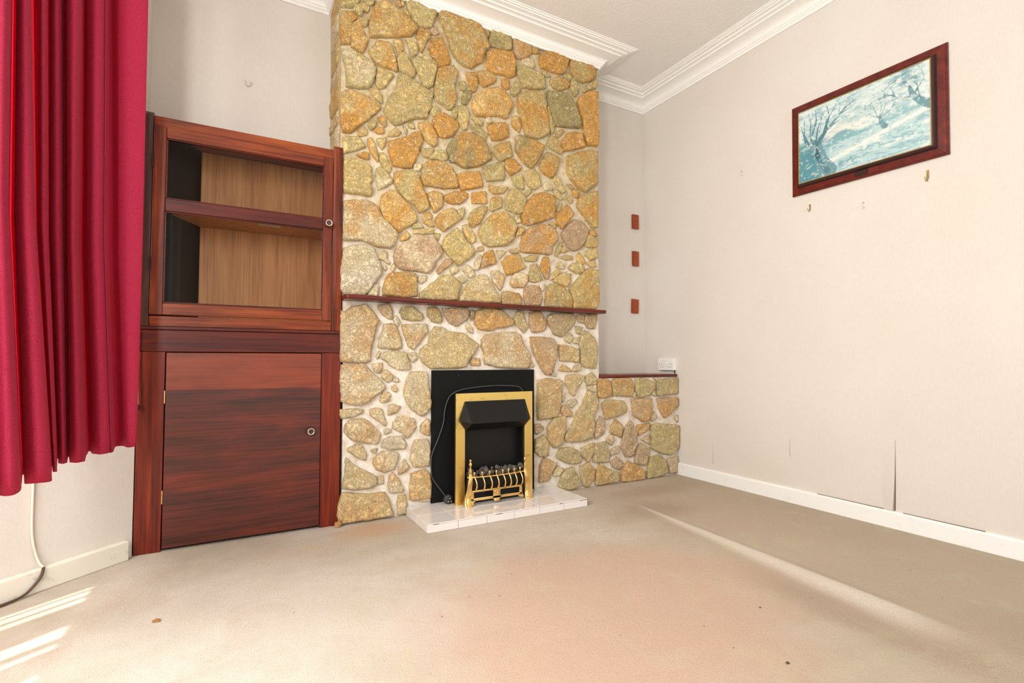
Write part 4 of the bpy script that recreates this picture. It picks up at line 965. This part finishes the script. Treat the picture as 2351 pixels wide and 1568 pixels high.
# ================================================================ right alcove details
for i, (x0, x1, z0, z1, lb) in enumerate(((2.672, 2.733, 1.814, 1.924, 'topmost of three small brown wood blocks on alcove wall'), (2.672, 2.730, 1.526, 1.640, 'middle one of three small brown wood blocks on alcove wall'), (2.660, 2.724, 1.164, 1.271, 'lowest of three small brown wood blocks on alcove wall'))):
    b = B(x0, x1, YB - 0.018, YB - 0.0005, z0, z1, bev=0.003)
    if i == 2: bmesh.ops.rotate(b, verts=b.verts, cent=((x0 + x1) / 2, YB, (z0 + z1) / 2), matrix=Matrix.Rotation(R(2.5), 3, 'Y'))
    o = mesh_obj('wood_block', b, M['block']); tag(o, lb, 'block', 'shelf blocks in the right alcove')
    n_ = mesh_obj('nail', lathe(bmesh.new(), [(0.003, 0), (0.003, -0.002)], ((x0 + x1) / 2 + 0.006, YB - 0.018, (z0 + z1) / 2), 'y', 8), M['hole'], o)
s = thing('wall_socket', 'white double power socket on right wall above the wooden ledge', 'socket', (XR, 2.675, 0.776))
sy0, sy1, sz0, sz1 = 2.601, 2.747, 0.734, 0.820
mesh_obj('back_box', B(XR - 0.028, XR - 0.0005, sy0, sy1, sz0, sz1, bev=0.003), M['plastic'], s)
fp = mesh_obj('face_plate', B(XR - 0.036, XR - 0.0282, sy0 - 0.001, sy1 + 0.001, sz0 - 0.001, sz1 + 0.001, bev=0.003), M['plastic'], s)
XF = XR - 0.036
for yc in (2.711, 2.637):
    for dy, dz, a, b in ((0, -0.002, 0.003, 0.008), (0.011, -0.022, 0.007, 0.004), (-0.011, -0.022, 0.007, 0.004)):
        mesh_obj('pin_hole', B(XF - 0.0004, XF + 0.002, yc + dy - a / 2, yc + dy + a / 2, sz0 + 0.046 + dz - b / 2, sz0 + 0.046 + dz + b / 2), M['hole'], fp)
for yc in (2.685, 2.663):
    sw = mesh_obj('switch', B(XF - 0.004, XF + 0.001, yc - 0.006, yc + 0.006, sz0 + 0.050, sz0 + 0.072, bev=0.001), M['plastic'], s)
    mesh_obj('switch_mark', B(XF - 0.0044, XF - 0.0035, yc - 0.003, yc + 0.003, sz0 + 0.066, sz0 + 0.069), M['red'], sw)
for yc in (2.733, 2.615): mesh_obj('screw', lathe(bmesh.new(), [(0.0025, 0), (0.0025, -0.001)], (XF, yc, sz0 + 0.043), 'x', 8), M['hole'], fp)
mesh_obj('lead', tube(bmesh.new(), [(XR - 0.012, 2.612, sz0 + 0.002), (XR - 0.012, 2.612, 0.709)], 0.003, 6), M['hole'], s)

# ================================================================ framed print
pic = thing('framed_picture', 'wide mahogany framed print of bare trees in blue-green tones', 'picture', (XR, 1.354, 1.99))
cy, cz, hw, hh = 1.353, 1.983, 0.3605, 0.254; tilt = R(0.8)
def FP(u, v, d):                 # u to the right as seen, v up, d out from the wall
    a, b = u * math.cos(tilt) + v * math.sin(tilt), -u * math.sin(tilt) + v * math.cos(tilt)
    return Vector((XR - d, cy - a, cz + b))
def ring_frame(pr, mat, name, parent, smooth=False):
    """sweep a section (inset from the outer edge, height off the wall) round the rectangle"""
    bm = bmesh.new(); rr = []
    for inset, d in pr:
        rr.append([bm.verts.new(FP(su * (hw - inset), sv * (hh - inset), d)) for su, sv in ((-1, -1), (1, -1), (1, 1), (-1, 1))])
    for a, b in zip(rr, rr[1:]):
        for k in range(4): bm.faces.new((a[k], a[(k + 1) % 4], b[(k + 1) % 4], b[k]))
    return mesh_obj(name, bm, mat, parent)
ring_frame([(0.0, 0.002), (0.0, 0.012), (0.003, 0.015), (0.007, 0.015), (0.009, 0.018), (0.012, 0.019), (0.037, 0.021)], M['frame'], 'frame', pic)
ring_frame([(0.037, 0.0208), (0.039, 0.024), (0.044, 0.036), (0.047, 0.041), (0.052, 0.042)], M['frame_dark'], 'inner_moulding', pic)
ring_frame([(0.0515, 0.0405), (0.053, 0.0425), (0.056, 0.0425), (0.0575, 0.040)], M['gilt'], 'gilt_slip', pic)
bm = bmesh.new(); vs = [bm.verts.new(FP(su * (hw - 0.002), sv * (hh - 0.002), 0.001)) for su, sv in ((-1, -1), (1, -1), (1, 1), (-1, 1))]; bm.faces.new(vs)
mesh_obj('backing', bm, M['frame_dark'], pic)
bm = bmesh.new()
vs = [bm.verts.new(FP(u, v, d)) for d in (0.0212, 0.0222) for u, v in ((-0.028, -hh + 0.011), (0.034, -hh + 0.011), (0.034, -hh + 0.036), (-0.028, -hh + 0.036))]
bm.faces.new(vs[4:])
for k in range(4): bm.faces.new((vs[k], vs[(k + 1) % 4], vs[4 + (k + 1) % 4], vs[4 + k]))
mesh_obj('title_plate', bm, M['frame_dark'], pic)
# the print itself: painted per vertex
NU, NV = 260, 168
uu, vv_ = np.meshgrid(np.linspace(0, 1, NU), np.linspace(0, 1, NV))
rs = np.random.RandomState(5)
def fbm(u, v, f0, octs=5, seed=0):
    r = np.random.RandomState(seed); out = np.zeros_like(u); a = 1.0; tot = 0
    for o in range(octs):
        n_ = int(f0 * 2 ** o) + 2; g = r.rand(int(n_ * max(1, v.max())) + 3, int(n_ * max(1, u.max())) + 3); x, y = u * n_, v * n_; i, j = x.astype(int), y.astype(int); fx_, fy_ = x - i, y - j
        fx_, fy_ = fx_ * fx_ * (3 - 2 * fx_), fy_ * fy_ * (3 - 2 * fy_)
        out += a * ((g[j, i] * (1 - fx_) + g[j, i + 1] * fx_) * (1 - fy_) + (g[j + 1, i] * (1 - fx_) + g[j + 1, i + 1] * fx_) * fy_); tot += a; a *= 0.6
    return out / tot
def c3(c): return np.array(lin(c))
img = np.empty((NV, NU, 3)); img[:] = c3((214, 226, 222))
def lay(m, c, amt=1.0):
    global img
    m = np.clip(m * amt, 0, 1)[..., None]; img = img * (1 - m) + c3(c) * m
sm = lambda x, a, b: np.clip((x - a) / (b - a), 0, 1) ** 2 * (3 - 2 * np.clip((x - a) / (b - a), 0, 1))
n1, n2, n3 = fbm(uu, vv_, 5, 5, 1), fbm(uu, vv_, 9, 5, 2), fbm(uu, vv_ * 2.5, 14, 4, 3)
hor = 0.34 + 0.17 * uu + 0.03 * (n1 - 0.5)
lay(sm(n2, 0.46, 0.62) * sm(vv_, 0.4, 0.6), (150, 190, 194), 0.8)
lay(sm(n1, 0.52, 0.66) * sm(vv_, 0.62, 0.85) * sm(uu, 0.35, 0.6), (110, 160, 170), 0.75)
lay(np.exp(-(((uu - 0.38) / 0.16) ** 2 + ((vv_ - 0.52) / 0.12) ** 2)), (236, 232, 216), 0.9)
lay(sm(hor + 0.14 * np.exp(-((uu - 0.36) / 0.13) ** 2) + 0.05 * n3 - vv_, 0.0, 0.05) * sm(uu, 0.16, 0.2), (96, 156, 168), 0.85)
lay(sm(hor + 0.07 - vv_ + 0.1 * (n2 - 0.5), 0.0, 0.04), (132, 180, 186), 0.7)
lay(sm(hor - vv_, 0.0, 0.03), (186, 212, 212), 0.95)
lay(sm(n3, 0.5, 0.62) * sm(hor - vv_, 0.0, 0.05), (134, 176, 184), 0.7)
lay(sm(n2, 0.55, 0.65) * sm(hor - vv_, 0.08, 0.2), (228, 232, 224), 0.8)
dp = vv_ - (0.16 + 0.36 * (uu - 0.2)); lay(np.exp(-(dp / 0.035) ** 2) * sm(uu, 0.2, 0.26), (236, 236, 226), 0.85)
lay(sm(n1 + 0.25 * (0.28 - uu) * 4 - 0.3 * (vv_ > 0.62), 0.5, 0.66) * sm(0.62 - vv_, 0, 0.15) * sm(0.32 - uu, 0, 0.16), (70, 136, 150), 0.9)
def stroke(p, r0, r1, c, amt=1.0):
    P = [np.array(q, float) for q in p]; m_ = len(P) - 1
    for i in range(m_):
        a, b = P[i], P[i + 1]; d = b - a; asp = np.array([1.42, 1.0])
        px, py = (uu - a[0]) * asp[0], (vv_ - a[1]) * asp[1]; dx, dy = d * asp; L2 = dx * dx + dy * dy + 1e-9
        t_ = np.clip((px * dx + py * dy) / L2, 0, 1); dist = np.hypot(px - t_ * dx, py - t_ * dy) + (n3 - 0.5) * 0.012
        r_ = r0 + (r1 - r0) * (i + t_) / m_
        lay(sm(r_ - dist, -0.003, 0.004), c, amt)
TK, TK2, TK3 = (78, 122, 134), (112, 152, 160), (58, 96, 108)
stroke([(0.27, 0.06), (0.20, 0.22), (0.165, 0.40), (0.16, 0.50)], 0.085, 0.06, TK2)
stroke([(0.25, 0.06), (0.175, 0.26), (0.15, 0.42)], 0.035, 0.02, TK, 0.8)
stroke([(0.165, 0.30), (0.155, 0.40)], 0.03, 0.018, TK3)
stroke([(0.17, 0.48), (0.21, 0.56), (0.24, 0.62)], 0.035, 0.02, TK)
for p in ([(0.13, 0.48), (0.10, 0.62), (0.11, 0.78), (0.09, 0.93)], [(0.15, 0.50), (0.17, 0.68), (0.22, 0.86)], [(0.22, 0.60), (0.25, 0.74), (0.33, 0.93)], [(0.23, 0.60), (0.30, 0.70), (0.38, 0.78), (0.44, 0.80)], [(0.23, 0.61), (0.30, 0.66), (0.36, 0.70)], [(0.09, 0.50), (0.05, 0.66), (0.05, 0.88)], [(0.24, 0.64), (0.27, 0.80), (0.25, 0.95)], [(0.33, 0.72), (0.40, 0.83), (0.48, 0.88)], [(0.12, 0.62), (0.16, 0.80), (0.15, 0.96)], [(0.06, 0.55), (0.02, 0.80)]): stroke(p, 0.012, 0.003, TK)
def grow(x, y, ang, ln, r, dep, c):
    pts = [(x, y)]; 
    for i in range(3):
        ang += rs.uniform(-0.35, 0.35); x += math.cos(ang) * ln / 3 * 0.7; y += math.sin(ang) * ln / 3; pts.append((x, y))
    stroke(pts, r, r * 0.45, c, 0.8)
    if dep:
        for j in range(2 + (rs.rand() > 0.5)): grow(x, y, ang + rs.uniform(-0.9, 0.9), ln * 0.66, r * 0.5, dep - 1, c)
stroke([(0.70, 0.40), (0.675, 0.46), (0.665, 0.53)], 0.032, 0.016, TK2)
for a_ in (2.5, 1.9, 1.4, 0.9, 0.5): grow(0.667, 0.51, a_, 0.15, 0.009, 2, TK2)
stroke([(1.0, 0.48), (0.94, 0.56), (0.89, 0.66), (0.87, 0.76)], 0.05, 0.018, TK2)
for x_, y_, a_ in ((0.89, 0.64, 2.9), (0.87, 0.75, 2.2), (0.87, 0.75, 1.5), (0.90, 0.66, 1.0), (0.94, 0.58, 1.5), (0.86, 0.62, 2.7)): grow(x_, y_, a_, 0.17, 0.010, 2, TK)
for x_, a_ in ((0.05, 1.8), (0.12, 1.6), (0.18, 1.3), (0.24, 1.0), (0.28, 0.8)): grow(x_, 0.62, a_, 0.20, 0.006, 2, TK2)
lay(sm(n3, 0.50, 0.60) * sm(vv_, 0.55, 0.75) * (0.35 + 0.65 * sm(n1, 0.4, 0.6)), (134, 176, 184), 0.65)
lay(sm(fbm(uu, vv_, 40, 2, 11), 0.62, 0.75), (120, 164, 172), 0.35); lay(sm(fbm(uu, vv_, 40, 2, 12), 0.62, 0.75), (238, 242, 236), 0.4)
lay(np.exp(-(((uu - 0.36) / 0.03) ** 2 + ((vv_ - 0.10) / 0.05) ** 2)), (70, 150, 168), 0.8); stroke([(0.41, 0.10), (0.44, 0.15), (0.46, 0.08)], 0.008, 0.006, TK2)
lay(sm(n2, 0.52, 0.64) * sm(uu, 0.45, 0.6) * sm(vv_, 0.55, 0.7), (236, 238, 228), 0.7)
pw, ph = hw - 0.0572, hh - 0.0572
verts = [tuple(FP((u * 2 - 1) * pw, (v * 2 - 1) * ph, 0.0402) - Vector(ROOT[pic.name])) for v in np.linspace(0, 1, NV) for u in np.linspace(0, 1, NU)]
faces = [(j * NU + i, j * NU + i + 1, (j + 1) * NU + i + 1, (j + 1) * NU + i) for j in range(NV - 1) for i in range(NU - 1)]
me = bpy.data.meshes.new('print'); me.from_pydata(verts, [], faces); ca = me.color_attributes.new('Col', 'FLOAT_COLOR', 'POINT')
ca.data.foreach_set('color', np.concatenate([img.reshape(-1, 3), np.ones((NU * NV, 1))], 1).astype(np.float32).ravel())
me.materials.append(M['print']); o = bpy.data.objects.new('print', me); COL.objects.link(o); o.parent = pic

# ================================================================ hooks left in the walls
def hook(y, z, lb, mat='hook', k=1.0):
    t = thing('picture_hook', lb, 'hook', (XR, y, z), 'empty hooks on the right wall')
    bm = bmesh.new(); box(bm, XR - 0.002, XR - 0.0004, y - 0.004 * k, y + 0.004 * k, z - 0.010 * k, z + 0.020 * k, 0.0006)
    mesh_obj('plate', bm, M[mat], t)
    bm = bmesh.new(); tube(bm, smooth_path([(XR - 0.002, y, z + 0.004), (XR - 0.003, y, z - 0.010 * k), (XR - 0.008, y + 0.002, z - 0.019 * k), (XR - 0.014, y + 0.005, z - 0.014 * k), (XR - 0.016, y + 0.006, z - 0.004 * k)], 4), 0.0022, 7); mesh_obj('prong', bm, M[mat], t, smooth=True)
    mesh_obj('pin', lathe(bmesh.new(), [(0.0018, 0), (0.003, -0.008), (0.003, -0.010)], (XR - 0.001, y, z + 0.012 * k), 'x', 8), M['chrome'], t)
hook(1.625, 1.650, 'small brass picture hook below the left corner of the framed print')
hook(1.352, 1.592, 'small faded picture hook below the middle of the framed print', 'whitehook', 0.85)
hook(1.082, 1.655, 'larger brass picture hook below right corner of the framed print', 'hook', 1.3)
hook(2.044, 1.984, 'painted-over picture hook on bare wall left of the framed print', 'whitehook', 0.8)
t = thing('wall_hook', 'small white double hook on wall above the cabinet', 'hook', (0.055, YB, 2.237))
mesh_obj('plate', B(0.049, 0.061, YB - 0.003, YB - 0.0005, 2.222, 2.246, bev=0.0008), M['whitehook'], t)
for s_ in (-1, 1):
    mesh_obj('prong', tube(bmesh.new(), smooth_path([(0.055, YB - 0.003, 2.226), (0.055 + s_ * 0.006, YB - 0.012, 2.224), (0.055 + s_ * 0.013, YB - 0.018, 2.236), (0.055 + s_ * 0.015, YB - 0.018, 2.250)], 4), 0.0024, 7), M['whitehook'], t, smooth=True)

# torn wallpaper joints low on the right wall
wr = bpy.data.objects['wall_right']
def seam(y, z0, z1, w, lean):
    bm = bmesh.new(); n_ = 8; L_ = []; R_ = []
    for i in range(n_ + 1):
        t_ = i / n_; ww = w * (1 - t_) ** 1.6 + 0.0006; yy = y + lean * (1 - t_) ** 2
        L_.append(bm.verts.new((XR - 0.0006, yy + ww, z0 + (z1 - z0) * t_))); R_.append(bm.verts.new((XR - 0.0006, yy - 0.0004, z0 + (z1 - z0) * t_)))
    for i in range(n_): bm.faces.new((L_[i], R_[i], R_[i + 1], L_[i + 1]))
    mesh_obj('wallpaper_tear', bm, M['gap'], wr)
    if w < 0.002: return
    bm = bmesh.new(); A_ = []; B_ = []          # lifted edge of the paper beside the gap
    for i in range(n_ + 1):
        t_ = i / n_; ww = w * (1 - t_) ** 1.6 + 0.0006; yy = y + lean * (1 - t_) ** 2; z_ = z0 + (z1 - z0) * t_
        A_.append(bm.verts.new((XR - 0.001 - 0.012 * (1 - t_) ** 1.5, yy + ww, z_))); B_.append(bm.verts.new((XR - 0.0004, yy + ww + 0.05, z_)))
    for i in range(n_): bm.faces.new((A_[i], B_[i], B_[i + 1], A_[i + 1]))
    mesh_obj('lifted_wallpaper', bm, M['wall'], wr, smooth=True)
seam(1.246, 0.083, 0.42, 0.006, 0.006); seam(1.772, 0.26, 0.352, 0.001, 0.0); seam(2.30, 0.12, 0.25, 0.0008, 0.0)
bm = bmesh.new()
for a, b in ((1.62, 1.30), (1.22, 0.92)):
    v_ = [bm.verts.new(p) for p in ((XR - 0.0100, a, 0.0816), (XR - 0.0008, a, 0.0821), (XR - 0.0008, b, 0.0828), (XR - 0.0100, b, 0.0818))]; bm.faces.new(v_)
mesh_obj('skirting_gap', bm, M['gap'], wr)

# bits lying on the carpet
def crumb(x, y, r, lb, mat='leaf', seed=0):
    bm = bmesh.new(); bmesh.ops.create_icosphere(bm, subdivisions=2, radius=1.0)
    for v in bm.verts:
        k = 1 + 0.6 * noise.noise(v.co * 1.5 + Vector((seed, 0, 0))); v.co = Vector((x + v.co.x * r * k, y + v.co.y * r * 0.7 * k, 0.003 + max(-0.003, v.co.z * r * 0.35 * k)))
    tag(mesh_obj('carpet_debris', bm, M[mat]), lb, 'debris', 'bits on the carpet')
crumb(-0.181, 1.920, 0.012, 'curled brown scrap on pale carpet in front of the cabinet')
crumb(1.304, 0.844, 0.006, 'dark crumb on carpet at the bottom of the picture', 'cable_b', 3)
crumb(1.517, 1.072, 0.004, 'tiny dark crumb on carpet beyond the pink patch', 'cable_b', 9)
